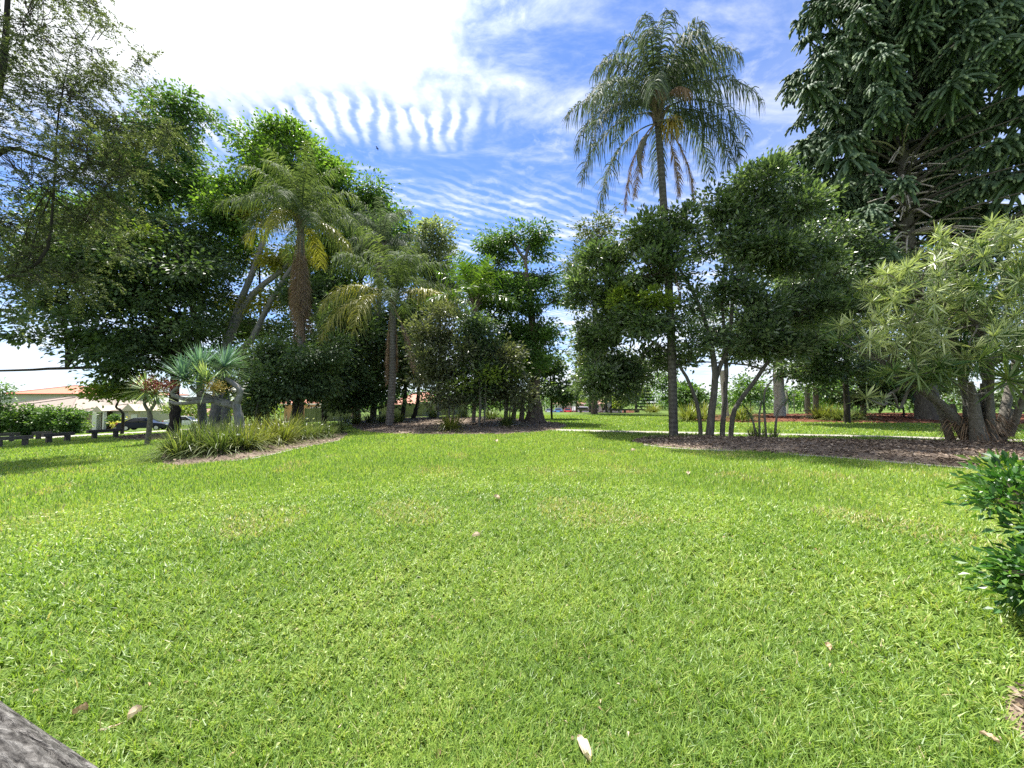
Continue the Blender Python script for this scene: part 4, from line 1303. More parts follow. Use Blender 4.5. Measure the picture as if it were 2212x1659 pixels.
def bunya():
    rng = np.random.default_rng(90)
    d = 30.0
    b = on_ground(2003, 30.5)
    root = thing('bunya_pine', 'towering dark conifer with shaggy rope like boughs and bare pale branches', 'tree', b)
    pts = spline([b - np.array([0, 0, 0.2]), P(1995, 800, d), P(1970, 600, d), P(1948, 300, d), P(1942, 0, d), P(1940, -380, d)], 40)
    g = Geo()
    g.tube(pts, np.interp(np.linspace(0, 1, 40), [0, 0.08, 0.4, 1], [0.85, 0.72, 0.45, 0.12]), 14)
    link('trunk', g.mesh('trunk', [M['bark_grey']], b, True), root)
    tufts = [tuft_mesh(rng, 1.35 + 0.12 * i, 44 + 3 * i) for i in range(5)]

    def trunk_at(z):
        return np.array([np.interp(z, pts[:, 2], pts[:, i]) for i in range(3)])
    zmax = pts[-1, 2]
    n = 0
    for lev in np.arange(P(0, 560, d)[2], zmax, 1.05):
        h = (lev - 8) / (zmax - 8)
        reach = np.interp(h, [0.0, 0.12, 0.35, 0.7, 1.0], [7.6, 9.3, 8.3, 5.6, 1.2])
        m = 9 if h < 0.75 else 6
        off = rng.uniform(0, 6.283)
        for j in range(m):
            a = off + j * 2 * math.pi / m + rng.uniform(-0.25, 0.25)
            ln = reach * rng.uniform(0.72, 1.08)
            s = trunk_at(lev + rng.uniform(-0.4, 0.4))
            tip = s + np.array([math.cos(a) * ln, math.sin(a) * ln * 0.9, np.interp(h, [0, 0.5, 1], [-0.9, 0.6, 1.5]) + rng.uniform(-0.5, 0.5)])
            q = spline([s, s * 0.5 + tip * 0.5 + np.array([0, 0, 0.35 - 0.9 * (h < 0.15)]), tip], 9)
            g = Geo()
            g.tube(q, np.linspace(0.11 - 0.04 * h, 0.04, 9), 5)
            br = link('branch', g.mesh('branch', [M['bark_grey']], b, True), root)
            spots = [1.0, 0.76, 0.55] if ln > 4 else [1.0]
            if ln > 6.5:
                spots.append(0.38)
            for t in spots:
                if h < 0.33 and math.sin(a) < 0.15 and math.cos(a) < 0.15 and (t < 0.9 or math.cos(a) > -0.7):
                    continue
                o = bpy.data.objects.new('bough', tufts[n % 5])
                COL.objects.link(o)
                n += 1
                o.parent = br
                pp = q[int(round(t * 8))] - b
                o.location = pp
                sc = rng.uniform(0.85, 1.25) * (1.0 if t == 1.0 else 0.85)
                o.scale = (sc, sc, sc)
                o.rotation_euler = (rng.uniform(-0.15, 0.15), rng.uniform(-0.2, 0.25), a + rng.uniform(-0.3, 0.3))
    # bare curved dead branches low on the trunk
    for i in range(58):
        z = rng.uniform(P(0, 560, d)[2], P(0, 330, d)[2])
        s = trunk_at(z)
        a = math.pi + rng.normal(0, 0.75) if i % 4 else rng.uniform(-0.8, 0.8)
        ln = rng.uniform(2.5, 5.8)
        tip = s + np.array([math.cos(a) * ln, -abs(math.sin(a)) * ln * 0.8 - 1.4, -rng.uniform(0.2, 2.4)])
        q = spline([s, s * 0.55 + tip * 0.45 + np.array([0, 0, 0.45]), tip], 9)
        g = Geo()
        g.tube(q, np.linspace(0.085, 0.04, 9), 5)
        o = link('dead_branch', g.mesh('dead_branch', [M['bark_branch']], b, True), root)
        o['label'] = 'bare pale dead branch'


bunya()


# ------------------------------------------------------------------ rosette plants
def rosette_mesh(name, rng, n, L, w, lo, hi, bend, mat, edge=0.0, k=5, tip=0.05):
    a = rng.uniform(0, 6.283, n)
    t = np.linspace(0, 1, n)
    el = R(lo) + (R(hi) - R(lo)) * t + rng.normal(0, 0.1, n)
    ln = L * rng.uniform(0.75, 1.1, n) * (1 - 0.25 * t ** 3)
    d = np.column_stack([np.cos(a) * np.cos(el), np.sin(a) * np.cos(el), np.sin(el)])
    s = np.linspace(0, 1, k)
    pts = d[:, None] * (ln[:, None] * s[None])[..., None]
    bd = bend * rng.uniform(0.4, 1.4, n) * np.cos(el)
    pts[..., 2] -= (bd * ln)[:, None] * s[None] ** 2
    pts[..., 2] += (np.linspace(0, 0.12 * L, n))[:, None]
    side = np.column_stack([-np.sin(a), np.cos(a), 0 * a])
    prof = np.interp(s, [0, 0.15, 0.5, 0.8, 1], [0.6, 0.9, 1.0, 0.7, tip])
    ww = w * prof[None] * rng.uniform(0.85, 1.15, (n, 1))
    var = np.clip(0.5 + rng.normal(0, 0.2, n), 0, 1)
    g = Geo()
    if edge:
        # dark green midstrip under pale margins: two strips a hair apart
        g.strips(pts, side, ww, np.clip(var + edge, 0, 1))
        up = np.array([0, 0, 0.003])
        g.strips(pts + up, side, ww * 0.45, np.clip(var - 0.35, 0, 1))
    else:
        g.strips(pts, side, ww, var)
    return g.mesh(name, [mat])


def song_bush():
    rng = np.random.default_rng(100)
    d = 13.4
    q = P(2118, 962, d)
    b = np.array([q[0], q[1], h_bed(q[0], q[1]) - 0.03])
    root = thing('dracaena_bush', 'huge many stemmed bush of yellow striped spiky rosettes on the mulch below the pine', 'bush', b)
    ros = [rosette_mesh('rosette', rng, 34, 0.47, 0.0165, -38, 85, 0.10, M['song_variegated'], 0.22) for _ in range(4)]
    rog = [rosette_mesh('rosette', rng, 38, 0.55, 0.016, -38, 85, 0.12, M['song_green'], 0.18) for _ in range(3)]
    # knotted foot
    for i in range(16):
        a = rng.uniform(0, 6.283)
        rr = rng.uniform(0.1, 0.95)
        s = b + np.array([math.cos(a) * rr, math.sin(a) * rr * 0.6, -0.1])
        s[2] = h_bed(s[0], s[1]) - 0.1
        g = Geo()
        e = s + np.array([(s[0] - b[0]) * 0.5 + rng.normal(0, 0.25), (s[1] - b[1]) * 0.5, rng.uniform(1.2, 2.2)])
        g.tube(spline([s, s * 0.5 + e * 0.5 + rng.normal(0, 0.1, 3), e], 9), np.linspace(rng.uniform(0.1, 0.26), 0.06, 9), 8, flute=lambda s_, t_: 1 + 0.14 * np.sin(4 * t_ + 6 * s_))
        link('stem', g.mesh('stem', [M['bark_stem']], b, True), root)
    # dry leaf skirts at the foot
    g = Geo()
    n = 420
    a = rng.uniform(0, 6.283, n)
    r0 = rng.uniform(0.15, 1.0, n)
    p0 = np.column_stack([b[0] + np.cos(a) * r0, b[1] + np.sin(a) * r0 * 0.7, b[2] + rng.uniform(0.2, 1.1, n)])
    dd = unit(np.column_stack([np.cos(a), np.sin(a), rng.uniform(-0.2, 0.6, n)]))
    s = np.linspace(0, 1, 5)
    ptsn = p0[:, None] + dd[:, None] * (0.5 * s[None])[..., None]
    ptsn[..., 2] -= 0.55 * s[None] ** 2
    g.strips(ptsn, np.column_stack([-np.sin(a), np.cos(a), 0 * a]), 0.014 * np.array([1, 1, 0.9, 0.6, 0.1])[None] * np.ones((n, 1)), rng.uniform(0, 0.8, n))
    o = link('dry_leaves', g.mesh('dry_leaves', [M['frond_dead']], b), root)
    # main leaning limbs, the lit one reaching out over the grass
    forks = []
    for pts, r in [([P(2090, 935, d), P(2040, 880, d - .2), P(1985, 838, d - .4), P(1950, 812, d - .6), P(1925, 790, d - .6)], 0.17), ([P(2110, 930, d), P(2080, 820, d), P(2050, 700, d), P(2030, 620, d), P(2045, 560, d)], 0.15),
                   ([P(2140, 930, d), P(2130, 800, d), P(2110, 690, d + .2), P(2180, 600, d), P(2212, 575, d)], 0.14), ([P(2160, 940, d), P(2190, 800, d + .4), P(2230, 650, d + .6), P(2250, 520, d + .6)], 0.14),
                   ([P(2130, 930, d), P(2140, 780, d - .8), P(2100, 690, d - 1.2), P(2000, 640, d - 1)], 0.1), ([P(2180, 940, d), P(2215, 850, d - .6), P(2260, 760, d - 1)], 0.12)]:
        g = Geo()
        q = spline(pts, 14)
        g.tube(q, np.linspace(r, r * 0.35, 14), 8)
        link('stem', g.mesh('stem', [M['bark_stem']], b, True), root)
        forks.append(q)
    # rosettes over the outside of a lumpy dome
    lobes = [(E(2060, 600, d, 130, 95, 1.9), 46), (E(1960, 650, d - .3, 110, 75, 1.5), 40), (E(2150, 560, d, 110, 75, 1.8), 34), (E(1900, 730, d - .5, 85, 50, 1.1), 26), (E(2040, 740, d - .6, 120, 80, 1.6), 40),
             (E(2170, 700, d - .4, 90, 110, 1.7), 36), (E(1960, 800, d - .8, 70, 35, .9), 14), (E(2280, 640, d, 90, 140, 1.8), 30), (E(1900, 650, d - .2, 45, 40, .7), 12)]
    used = []
    cnt = 0
    for (c, r, w), m in lobes:
        for _ in range(int(m * 1.2)):
            for tr in range(14):
                v = unit(rng.normal(0, 1, 3))
                if v[1] > 0.35:
                    v[1] *= -1
                p = c + v * r * rng.uniform(0.72, 1.06)
                if all(np.linalg.norm(p - u_) > 0.24 for u_ in used):
                    break
            used.append(p)
            low = p[2] < 2.6 or rng.uniform() < 0.12  # upper rosettes get paler variegated leaves for the sun-lit top, lower ones greener
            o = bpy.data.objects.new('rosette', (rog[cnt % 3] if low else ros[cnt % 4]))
            COL.objects.link(o)
            o.parent = root
            o.location = p - b
            sc = rng.uniform(0.8, 1.2)
            o.scale = (sc, sc, sc)
            o.rotation_euler = (0.45 + v[1] * -0.8 + rng.normal(0, 0.15), v[0] * 0.9 + rng.normal(0, 0.15), rng.uniform(0, 6.28))
            if cnt % 2 == 0:
                f = forks[rng.integers(0, 5)]
                f = min(forks, key=lambda q_: np.linalg.norm(q_ - p, axis=1).min())
                i = int(np.argmin(np.linalg.norm(f - (p - np.array([0, 0, 0.6])), axis=1)))
                g = Geo()
                g.tube(limb_pts(rng, f[i], p, 0.08, 8, -0.12), np.linspace(0.035, 0.016, 8), 4)
                link('stem', g.mesh('stem', [M['bark_stem']], b, True), root)
            cnt += 1
    # the big near rosettes low at the edge of the picture
    for (px, py, dd, sc) in [(2175, 822, 11.2, 1.9), (2050, 818, 11.8, 1.25), (2112, 780, 11.4, 1.5), (1870, 860, 11.8, 1.1), (1905, 865, 12, .8), (2240, 790, 11, 1.8)]:
        o = bpy.data.objects.new('rosette', rog[0] if px > 2000 else ros[1])
        COL.objects.link(o)
        o.parent = root
        p = P(px, py, dd)
        o.location = p - b
        o.scale = (sc, sc, sc)
        o.rotation_euler = (0.7, rng.normal(0, 0.2), rng.uniform(0, 6))
        f = forks[0] if px < 2000 else forks[-1]
        g = Geo()
        g.tube(limb_pts(rng, f[8], p, 0.08, 8, -0.1), np.linspace(0.05, 0.025, 8), 5)
        link('stem', g.mesh('stem', [M['bark_stem']], b, True), root)
    # inner foliage mass, thin leaves coloured darker to paint the shade deep in the bush
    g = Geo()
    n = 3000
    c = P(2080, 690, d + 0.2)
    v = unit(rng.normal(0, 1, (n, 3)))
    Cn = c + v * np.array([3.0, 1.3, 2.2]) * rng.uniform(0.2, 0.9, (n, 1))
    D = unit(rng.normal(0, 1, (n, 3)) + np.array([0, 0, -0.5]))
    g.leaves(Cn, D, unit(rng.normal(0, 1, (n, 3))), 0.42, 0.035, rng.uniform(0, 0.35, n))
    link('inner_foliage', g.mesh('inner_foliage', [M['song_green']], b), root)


song_bush()


def dragon_tree():
    rng = np.random.default_rng(110)
    d = 14.5
    b = on_ground(532, d)
    b[2] += 0.1
    root = thing('dragon_tree', 'leaning dragon tree with bent grey trunk and four big blue green rosettes', 'tree', b)
    arms = [([b - np.array([0, 0, 0.1]), P(519, 920, d), P(512, 884, d), P(508, 868, d)], 0.16, 0.13), ([P(510, 874, d), P(519, 850, d), P(512, 835, d), P(488, 818, d + .2)], 0.12, 0.08),
            ([P(512, 878, d), P(480, 872, d), P(440, 862, d - .1), P(400, 862, d - .2), P(372, 855, d - .2)], 0.11, 0.06), ([P(500, 872, d), P(450, 856, d + .2), P(425, 846, d + .2), P(412, 835, d + .2)], 0.10, 0.06),
            ([P(470, 866, d), P(430, 868, d - .3), P(385, 872, d - .3), P(368, 868, d - .3)], 0.09, 0.05), ([P(395, 862, d - .2), P(372, 850, d - .3), P(385, 836, d - .3)], 0.07, 0.05)]
    for pts, r0, r1 in arms:
        g = Geo()
        g.tube(spline(pts, 16), np.linspace(r0, r1, 16) * (1 + 0.06 * rng.normal(0, 1, 16)), 10, flute=lambda s, t: 1 + 0.05 * np.sin(3 * t + 9 * s))
        link('trunk' if r0 == 0.16 else 'limb', g.mesh('limb', [M['bark_pale']], b, True), root)
    for (px, py, dd, sc, mt, tx, ty) in [(398, 822, d - .3, 1.0, 'strap_blue', .1, -.1), (432, 800, d + .2, 1.05, 'strap_blue', .1, .05), (482, 796, d + .3, 1.05, 'strap_blue', .05, .3), (448, 832, d - .2, 0.95, 'strap_paleblue', .25, .1), (490, 845, d + .4, .7, 'strap_green', .3, .5)]:
        me = rosette_mesh('rosette', rng, 140, 1.12 * sc, 0.023, -22, 88, 0.10, M[mt], k=4)
        o = link('rosette', me, root, P(px, py, dd) - b)
        o.rotation_euler = (tx, ty, rng.uniform(0, 6))
    for (px, py, dd, mt) in [(466, 836, d - .6, 'berry_yellow'), (362, 833, d + .3, 'berry_red')]:
        g = Geo()
        p = P(px, py, dd)
        n = 420
        v = rng.normal(0, 1, (n, 3)) * np.array([0.2, 0.14, 0.13])
        g.leaves(p + v, unit(rng.normal(0, 1, (n, 3))), unit(rng.normal(0, 1, (n, 3))), 0.05, 0.04, rng.uniform(0, 1, n), fold=0.3)
        for _ in range(26):
            e = p + rng.normal(0, 1, 3) * np.array([0.22, 0.14, 0.13])
            g.tube(spline([P(px - 10 if mt == 'berry_yellow' else px + 12, py + 3, dd + .2), (p + e) / 2, e], 4), 0.008, 3, var=rng.uniform(0, 1), cap=False)
        o = link('fruit_cluster', g.mesh('fruit_cluster', [M[mt]], b), root)
        o['label'] = 'yellow fruit cluster' if mt == 'berry_yellow' else 'dark red fruit cluster'
    # the small one
    d2 = 20.5
    b2 = on_ground(323, d2)
    r2 = thing('dragon_tree', 'small dragon tree on forked grey stem with red fruit near black car', 'tree', b2)
    for pts, r0, r1 in [([b2 - np.array([0, 0, 0.1]), P(324, 910, d2), P(322, 885, d2)], 0.125, 0.1), ([P(322, 890, d2), P(312, 872, d2), P(316, 852, d2)], 0.085, 0.06), ([P(322, 890, d2), P(334, 872, d2), P(336, 856, d2)], 0.085, 0.06)]:
        g = Geo()
        g.tube(spline(pts, 10), np.linspace(r0, r1, 10), 9)
        link('trunk' if r0 == 0.125 else 'limb', g.mesh('limb', [M['bark_stem']], b2, True), r2)
    for (px, py, sc) in [(316, 846, 1.0), (336, 852, 0.85)]:
        o = link('rosette', rosette_mesh('rosette', rng, 100, 1.25 * sc, 0.026, -55, 85, 0.16, M['strap_paleblue'], k=4), r2, P(px, py, d2) - b2)
        o.rotation_euler = (0.1, -0.15, 1.0)
    g = Geo()
    p = P(327, 832, d2 - .3)
    n = 420
    v = rng.normal(0, 1, (n, 3)) * np.array([0.25, 0.2, 0.19])
    g.leaves(p + v, unit(rng.normal(0, 1, (n, 3))), unit(rng.normal(0, 1, (n, 3))), 0.09, 0.07, rng.uniform(0, 1, n), fold=0.3)
    o = link('fruit_cluster', g.mesh('fruit_cluster', [M['berry_red']], b2), r2)
    for o in bpy.data.objects:
        if o.name.startswith('fruit_cluster'):
            o['kind'] = 'stuff'


dragon_tree()


# ------------------------------------------------------------------ strap leaved clumps
def clump_mesh(rng, n=130, H=0.75, spread=1.0, w=0.009, r=0.16):
    a = rng.uniform(0, 6.283, n)
    el = R(88) - np.abs(rng.normal(0, 0.45 * spread, n))
    ln = H * rng.uniform(0.65, 1.25, n)
    r0 = r * np.sqrt(rng.uniform(0, 1, n))
    p0 = np.column_stack([np.cos(a) * r0, np.sin(a) * r0, np.zeros(n) - 0.03])
    d = np.column_stack([np.cos(a) * np.cos(el), np.sin(a) * np.cos(el), np.sin(el)])
    k = np.linspace(0, 1, 6)
    pts = p0[:, None] + d[:, None] * (ln[:, None] * k)[..., None]
    bd = rng.uniform(0.2, 1.1, n) * (0.4 + np.cos(el))
    pts[..., 2] -= (bd * ln)[:, None] * k ** 2.4 * 0.8
    pts[..., 0] += (np.cos(a) * bd * ln * 0.35)[:, None] * k ** 2
    pts[..., 1] += (np.sin(a) * bd * ln * 0.35)[:, None] * k ** 2
    pts[..., 2] = np.maximum(pts[..., 2], 0.02)
    side = np.column_stack([-np.sin(a), np.cos(a), 0 * a])
    ww = w * np.array([0.9, 1, 1, 0.85, 0.6, 0.08])[None] * rng.uniform(0.7, 1.2, (n, 1))
    g = Geo()
    g.strips(pts, side, ww, np.clip(0.5 + rng.normal(0, 0.22, n), 0, 1))
    return g


def clumps():
    rng = np.random.default_rng(120)
    gm = [clump_mesh(rng, 300, 0.98, 1.5, 0.010, 0.24).mesh('leaves', [M['strap_green']]) for _ in range(3)]
    ym = [clump_mesh(rng, 300, 0.98, 1.6, 0.010, 0.24).mesh('leaves', [M['strap_yellow']]) for _ in range(3)]
    dry = Geo()
    n = 34
    a = rng.uniform(0, 6.283, n)
    d = np.column_stack([np.cos(a), np.sin(a), 0 * a])
    k = np.linspace(0, 1, 4)
    pts = d[:, None] * (0.15 + 0.38 * k * rng.uniform(0.5, 1.2, (n, 1)))[..., None]
    pts[..., 2] = 0.2 * (1 - k) + 0.03
    dry.strips(pts, np.column_stack([-np.sin(a), np.cos(a), 0 * a]), 0.008 * np.array([1, 1, 0.8, 0.2])[None] * np.ones((n, 1)), rng.uniform(0.2, 1, n))
    drym = dry.mesh('dry_leaves', [M['frond_dead']])
    fl = Geo()
    for i in range(6):
        a = i * math.pi / 3
        dv = np.array([[math.cos(a), math.sin(a), 0.25]])
        fl.leaves(np.zeros((1, 3)), unit(dv), np.array([[0, 0, 1.0]]), 0.052, 0.036, np.array([0.6]))
    flm = fl.mesh('flower', [M['flower_white']])
    spots = []
    rows = [[(395, 990), (430, 986), (470, 984), (505, 980), (540, 975), (575, 968), (605, 962)], [(410, 975), (450, 970), (492, 966), (530, 960), (566, 955), (600, 950), (626, 955)], [(440, 960), (500, 952), (560, 944), (590, 940)],
            [(655, 955), (685, 950), (710, 946)], [(660, 942), (700, 938), (725, 936)]]
    i = 0
    for ri, row in enumerate(rows):
        for (px, py) in row:
            p = G(px + rng.uniform(-6, 6), py + rng.uniform(-1.5, 1.5))
            p[2] = l_bed(p[0], p[1])
            yel = (px > 520 and ri < 3)
            far = px > 640
            nth = ['first', 'second', 'third', 'fourth', 'fifth', 'sixth', 'seventh'][row.index((px, py))]
            rown = ['front row', 'middle row', 'back row', 'small front row', 'small back row'][ri]
            hue = 'yellowish' if yel else 'green'
            lab = ('%s strap leaved clump, %s from the round bush side in the %s' % (hue, nth, rown)) if far else ('%s strap leaved clump below the dragon tree, %s from mulch tip in %s' % (hue, nth, rown))
            t = thing('grass_clump', lab, 'plant', p, rng.uniform(0, 6.28), 'strap clumps of the flower bed')
            o = link('leaves', (ym if yel else gm)[i % 3], t)
            s = rng.uniform(0.85, 1.1) if far else rng.uniform(1.15, 1.5)
            o.scale = (s, s, s)
            if ri in (0, 3):
                link('dry_leaves', drym, t)
            i += 1
            for _ in range(rng.integers(1, 3) if not yel else rng.integers(0, 2)):
                f = link('flower', flm, t, (rng.uniform(-0.3, 0.3), rng.uniform(-0.35, 0.05), rng.uniform(0.5, 0.95)))
                f.rotation_euler = (0.5, 0.2, 0)
    # middle bed
    mid = [(770, 918, 'green'), (800, 916, 'green'), (825, 918, 'green'), (858, 919, 'green'), (745, 915, 'green'), (975, 932, 'yellow'), (1000, 905, 'green'), (1060, 912, 'green'), (1095, 925, 'green'), (935, 908, 'green')]
    MIDLAB = {(770, 918): 'strap clump second from the lawn inlet in the middle bed', (800, 916): 'strap clump between the lawn inlet and the arching palm', (825, 918): 'strap clump touching the near side of the arching palm trunk',
              (858, 919): 'strap clump touching the far side of the arching palm trunk', (745, 915): 'strap clump nearest the lawn inlet in the middle bed', (1000, 905): 'strap clump deep between the grey stemmed shrubs',
              (1060, 912): 'strap clump in shade before the grey stumps', (1095, 925): 'strap clump nearest the hollow trunk in the mulch', (935, 908): 'strap clump behind the bare mulch of the middle bed'}
    for (px, py, c) in mid:
        p = G(px, py)
        p[2] = m_bed(p[0], p[1])
        t = thing('grass_clump', 'arching strap leaved clump at the very front of the middle mulch bed' if c == 'yellow' else MIDLAB[(px, py)], 'plant', p, rng.uniform(0, 6.28), None if c == 'yellow' else 'strap clumps of the middle bed')
        o = link('leaves', (ym if c == 'yellow' else gm)[i % 3], t)
        s = 1.5 if c == 'yellow' else rng.uniform(1.2, 1.6)
        o.scale = (s, s, s * 0.8)
        i += 1
    # upright clumps in the near bed
    um = [clump_mesh(rng, 60, 0.72, 0.5, 0.009, 0.14).mesh('leaves', [M['strap_green']]) for _ in range(2)]
    for j, (px, d, lab) in enumerate([(1622, 15.6, 'upright strap clump nearest the grey stems'), (1640, 15.2, 'upright strap clump between two spiky stems'), (1668, 15.4, 'upright strap clump nearest the open mulch')]):
        p = on_ground(px, d)
        p[2] = h_bed(p[0], p[1])
        t = thing('grass_clump', lab, 'plant', p, 0.7 * j, 'upright strap clumps in the near mulch')
        o = link('leaves', um[j % 2], t)
    lm = [clump_mesh(rng, 40, 0.26, 1.0, 0.008, 0.25).mesh('leaves', [M['strap_green']]) for _ in range(2)]
    for j, (px, d) in enumerate([(1405, 15.3), (1425, 15.6), (1440, 15.4), (1465, 15.6), (1480, 15.3), (1500, 15.2)]):
        p = on_ground(px, d)
        p[2] = h_bed(p[0], p[1])
        t = thing('grass_clump', 'low grassy tuft on the mound by the tallest palm, ' + ['first from the lawn tip', 'second from the lawn tip', 'third from the lawn tip', 'third from the grey stems', 'second from the grey stems', 'closest to the grey stems'][j], 'plant', p, 0.9 * j, 'low tufts round the tall palm')
        link('leaves', lm[j % 2], t)
    # far clumps
    for j, (px, d, s, c, lab) in enumerate([(1485, 30, 2.1, 'y', 'big lime strap clump behind the tallest palm trunk'), (1515, 31, 2.2, 'y', 'lime strap clump seen between the grey stems'), (1600, 30, 2.0, 'y', 'lime strap clump behind the spiky stems'), (1770, 31, 2.0, 'y', 'yellow strap clump at the lawn edge of the far bed'),
                                            (1795, 30, 1.9, 'y', 'yellow strap clump second along the far bed'), (1820, 29, 1.6, 'g', 'olive strap clump in the far red mulch'), (1850, 30, 1.6, 'g', 'olive strap clump closest to the bunya trunk'), (1410, 50, 2.2, 'y', 'pale clump beside the small layered pine')]):
        p = on_ground(px, d)
        p[2] += 0.1
        t = thing('grass_clump', lab, 'plant', p, 0.9 * j, 'far strap clumps')
        o = link('leaves', (ym if c == 'y' else gm)[j % 3], t)
        o.scale = (s, s, s * 0.8)


clumps()


def spiky_stems():
    rng = np.random.default_rng(130)
    d = 15.4
    b = on_ground(1655, d)
    b[2] = h_bed(b[0], b[1])
    for i, (bp, pts, tip, lab) in enumerate([
        (1638, [(1640, 900), (1643, 880)], (1645, 868), 'dark spiky headed stem standing upright in the strap clumps'),
        (1668, [(1680, 890), (1694, 872)], (1702, 860), 'dark spiky headed stem leaning towards the dracaena bush'),
        (1632, [(1626, 908), (1620, 898)], (1614, 886), 'shortest spiky headed stem leaning towards the grey stems'),
        (1652, [(1650, 860), (1662, 828)], (1680, 812), 'tall thin curved stem crossing the white trunk with a small spiky head')]):
        p = on_ground(bp, d)
        p[2] = h_bed(p[0], p[1])
        t = thing('spiky_plant', lab, 'plant', p, group='spiky stems in the near mulch')
        e = P(*tip, d)
        g = Geo()
        g.tube(spline([p - np.array([0, 0, 0.05])] + [P(*q, d) for q in pts] + [e], 12), np.linspace(0.05, 0.025, 12), 6)
        link('stem', g.mesh('stem', [M['bark_stem']], p, True), t)
        o = link('rosette', rosette_mesh('rosette', rng, 46 if i < 3 else 26, 0.55 if i < 3 else 0.35, 0.014, -75, 70, 0.25, M['song_green']), t, e - p)
        o.rotation_euler = (0.2, 0.2 * (i - 1), 1.3 * i)


spiky_stems()

# ------------------------------------------------------------------ the glossy shrub beside the camera
b = np.array([3.60, 2.42, 0.0])
tree('near_shrub', 'glossy leaved shrub cut by the edge of the picture in the foreground', 'shrub',
     [([b, b + np.array([0.05, 0, 0.5]), b + np.array([0.1, 0, 1.0])], [0.03, 0.025, 0.015]), ([b + np.array([0.1, 0.1, 0]), b + np.array([-0.15, 0.1, 0.5]), b + np.array([-0.2, 0.1, 0.8])], [0.02, 0.016, 0.01])],
     [(b + np.array([0.10, 0.05, 0.72]), np.array([0.42, 0.42, 0.36]), 1.0), (b + np.array([-0.05, 0.0, 0.40]), np.array([0.38, 0.38, 0.28]), 1.0), (b + np.array([0.28, 0.25, 1.0]), np.array([0.36, 0.36, 0.30]), 0.8), (b + np.array([0.02, 0.1, 0.2]), np.array([0.36, 0.36, 0.2]), 0.8)],
     5200, 0.050, 0.023, M['leaf_near'], M['bark_grey'], 140, spray=16, spray_r=0.07, flat=0.8, limb_r=0.012, twig_r=0.0028, up=0.45, shell=0.8)
b = np.array([6.9, 5.7, 0.0])
tree('young_shrub', 'small lime shrub sprouting at the mulch edge above the glossy shrub', 'shrub', [([b, b + np.array([0.05, 0, 0.3]), b + np.array([0.08, 0, 0.5])], [0.015, 0.012, 0.008])],
     [(b + np.array([0.1, 0, 0.45]), np.array([0.35, 0.3, 0.22]), 1.0)], 420, 0.11, 0.04, M['leaf_lime'], M['bark_grey'], 141, spray=14, spray_r=0.1, limb_r=0.008, twig_r=0.003)


# ------------------------------------------------------------------ timber rails, log, litter
def rail_barrier(name, label, pa, pb_, posts, r_h=0.14, group='low timber rails along the park edge'):
    a, b = np.asarray(pa), np.asarray(pb_)
    mid = (a + b) / 2
    base = np.array([mid[0], mid[1], float(gz(mid[0], mid[1]))])
    t = thing(name, label, 'barrier', base, group=group)
    dv = unit(b - a)
    sd = np.array([-dv[1], dv[0], 0])
    g = Geo()
    V = []
    for e in (a, b):
        for s, h in ((-1, 0), (1, 0), (1, 1), (-1, 1)):
            V.append(e + sd * 0.15 * s + np.array([0, 0, (h - 1) * r_h * 1.6]))
    g.add(V, [(0, 1, 2, 3), (7, 6, 5, 4), (0, 4, 5, 1), (1, 5, 6, 2), (2, 6, 7, 3), (3, 7, 4, 0)])
    link('rail', g.mesh('rail', [M['timber']], base), t)
    for q in posts:
        g = Geo()
        c = a + (b - a) * q
        z0 = float(gz(c[0], c[1]))
        V = []
        for z in (z0 - 0.2, c[2] - r_h * 1.55):
            for s, h in ((-1, -1), (1, -1), (1, 1), (-1, 1)):
                V.append(np.array([c[0], c[1], z]) + sd * 0.10 * s + dv * 0.13 * h)
        g.add(V, [(0, 1, 2, 3), (7, 6, 5, 4), (0, 4, 5, 1), (1, 5, 6, 2), (2, 6, 7, 3), (3, 7, 4, 0)])
        link('post', g.mesh('post', [M['timber']], base), t)


for (ax, ay, bx_, by, d0, d1, ps, lab) in [
    (-8, 944, 72, 940, 24, 25, [0.08, 0.78], 'near timber rail cut by the picture edge'), (92, 937, 159, 933, 26.5, 28, [0.2, 0.8], 'near timber rail in front of the clipped hedge end'), (189, 929.5, 263, 925.4, 29, 31, [0.2, 0.82], 'near timber rail in front of the house porch'),
    (-10, 936.5, 44, 934.4, 31, 32, [0.1, 0.66], 'back timber rail under the clipped hedge'), (71, 933, 112, 932, 33, 33.5, [0.3, 0.9], 'back timber rail between the hedge and the front rails')]:
    rail_barrier('timber_rail', lab, P(ax, ay, d0), P(bx_, by, d1), ps)
rail_barrier('timber_rail', 'far timber rail beside the red car', on_ground(1250, 53) + np.array([0, 0, 0.5]), on_ground(1292, 52) + np.array([0, 0, 0.5]), [0.1, 0.9])
rail_barrier('timber_rail', 'far timber rail running past the small layered pine', on_ground(1312, 53) + np.array([0, 0, 0.55]), on_ground(1385, 54) + np.array([0, 0, 0.55]), [0.1, 0.5, 0.9])
rail_barrier('timber_rail', 'far timber rail in front of the white path beyond the white trunk', on_ground(1735, 44) + np.array([0, 0, 0.6]), on_ground(1800, 44) + np.array([0, 0, 0.6]), [0.3, 0.9])

# the log in the corner
la, lb = np.array([-3.6, 2.26, 0.0]), np.array([-1.25, 1.30, 0.0])
dv = unit(lb - la)
nv = np.array([-dv[1], dv[0], 0])
if nv[0] < 0:
    nv = -nv
la, lb = la - nv * 0.085, lb - nv * 0.085
g = Geo()
rng = np.random.default_rng(150)
ln = float(np.linalg.norm(lb - la))
ptsl = np.column_stack([np.linspace(0, ln, 90), np.zeros(90), 0.11 + np.zeros(90)])
cr = rng.uniform(0.2, 2.9, 16)
ph = rng.uniform(0, 6.283, 16)


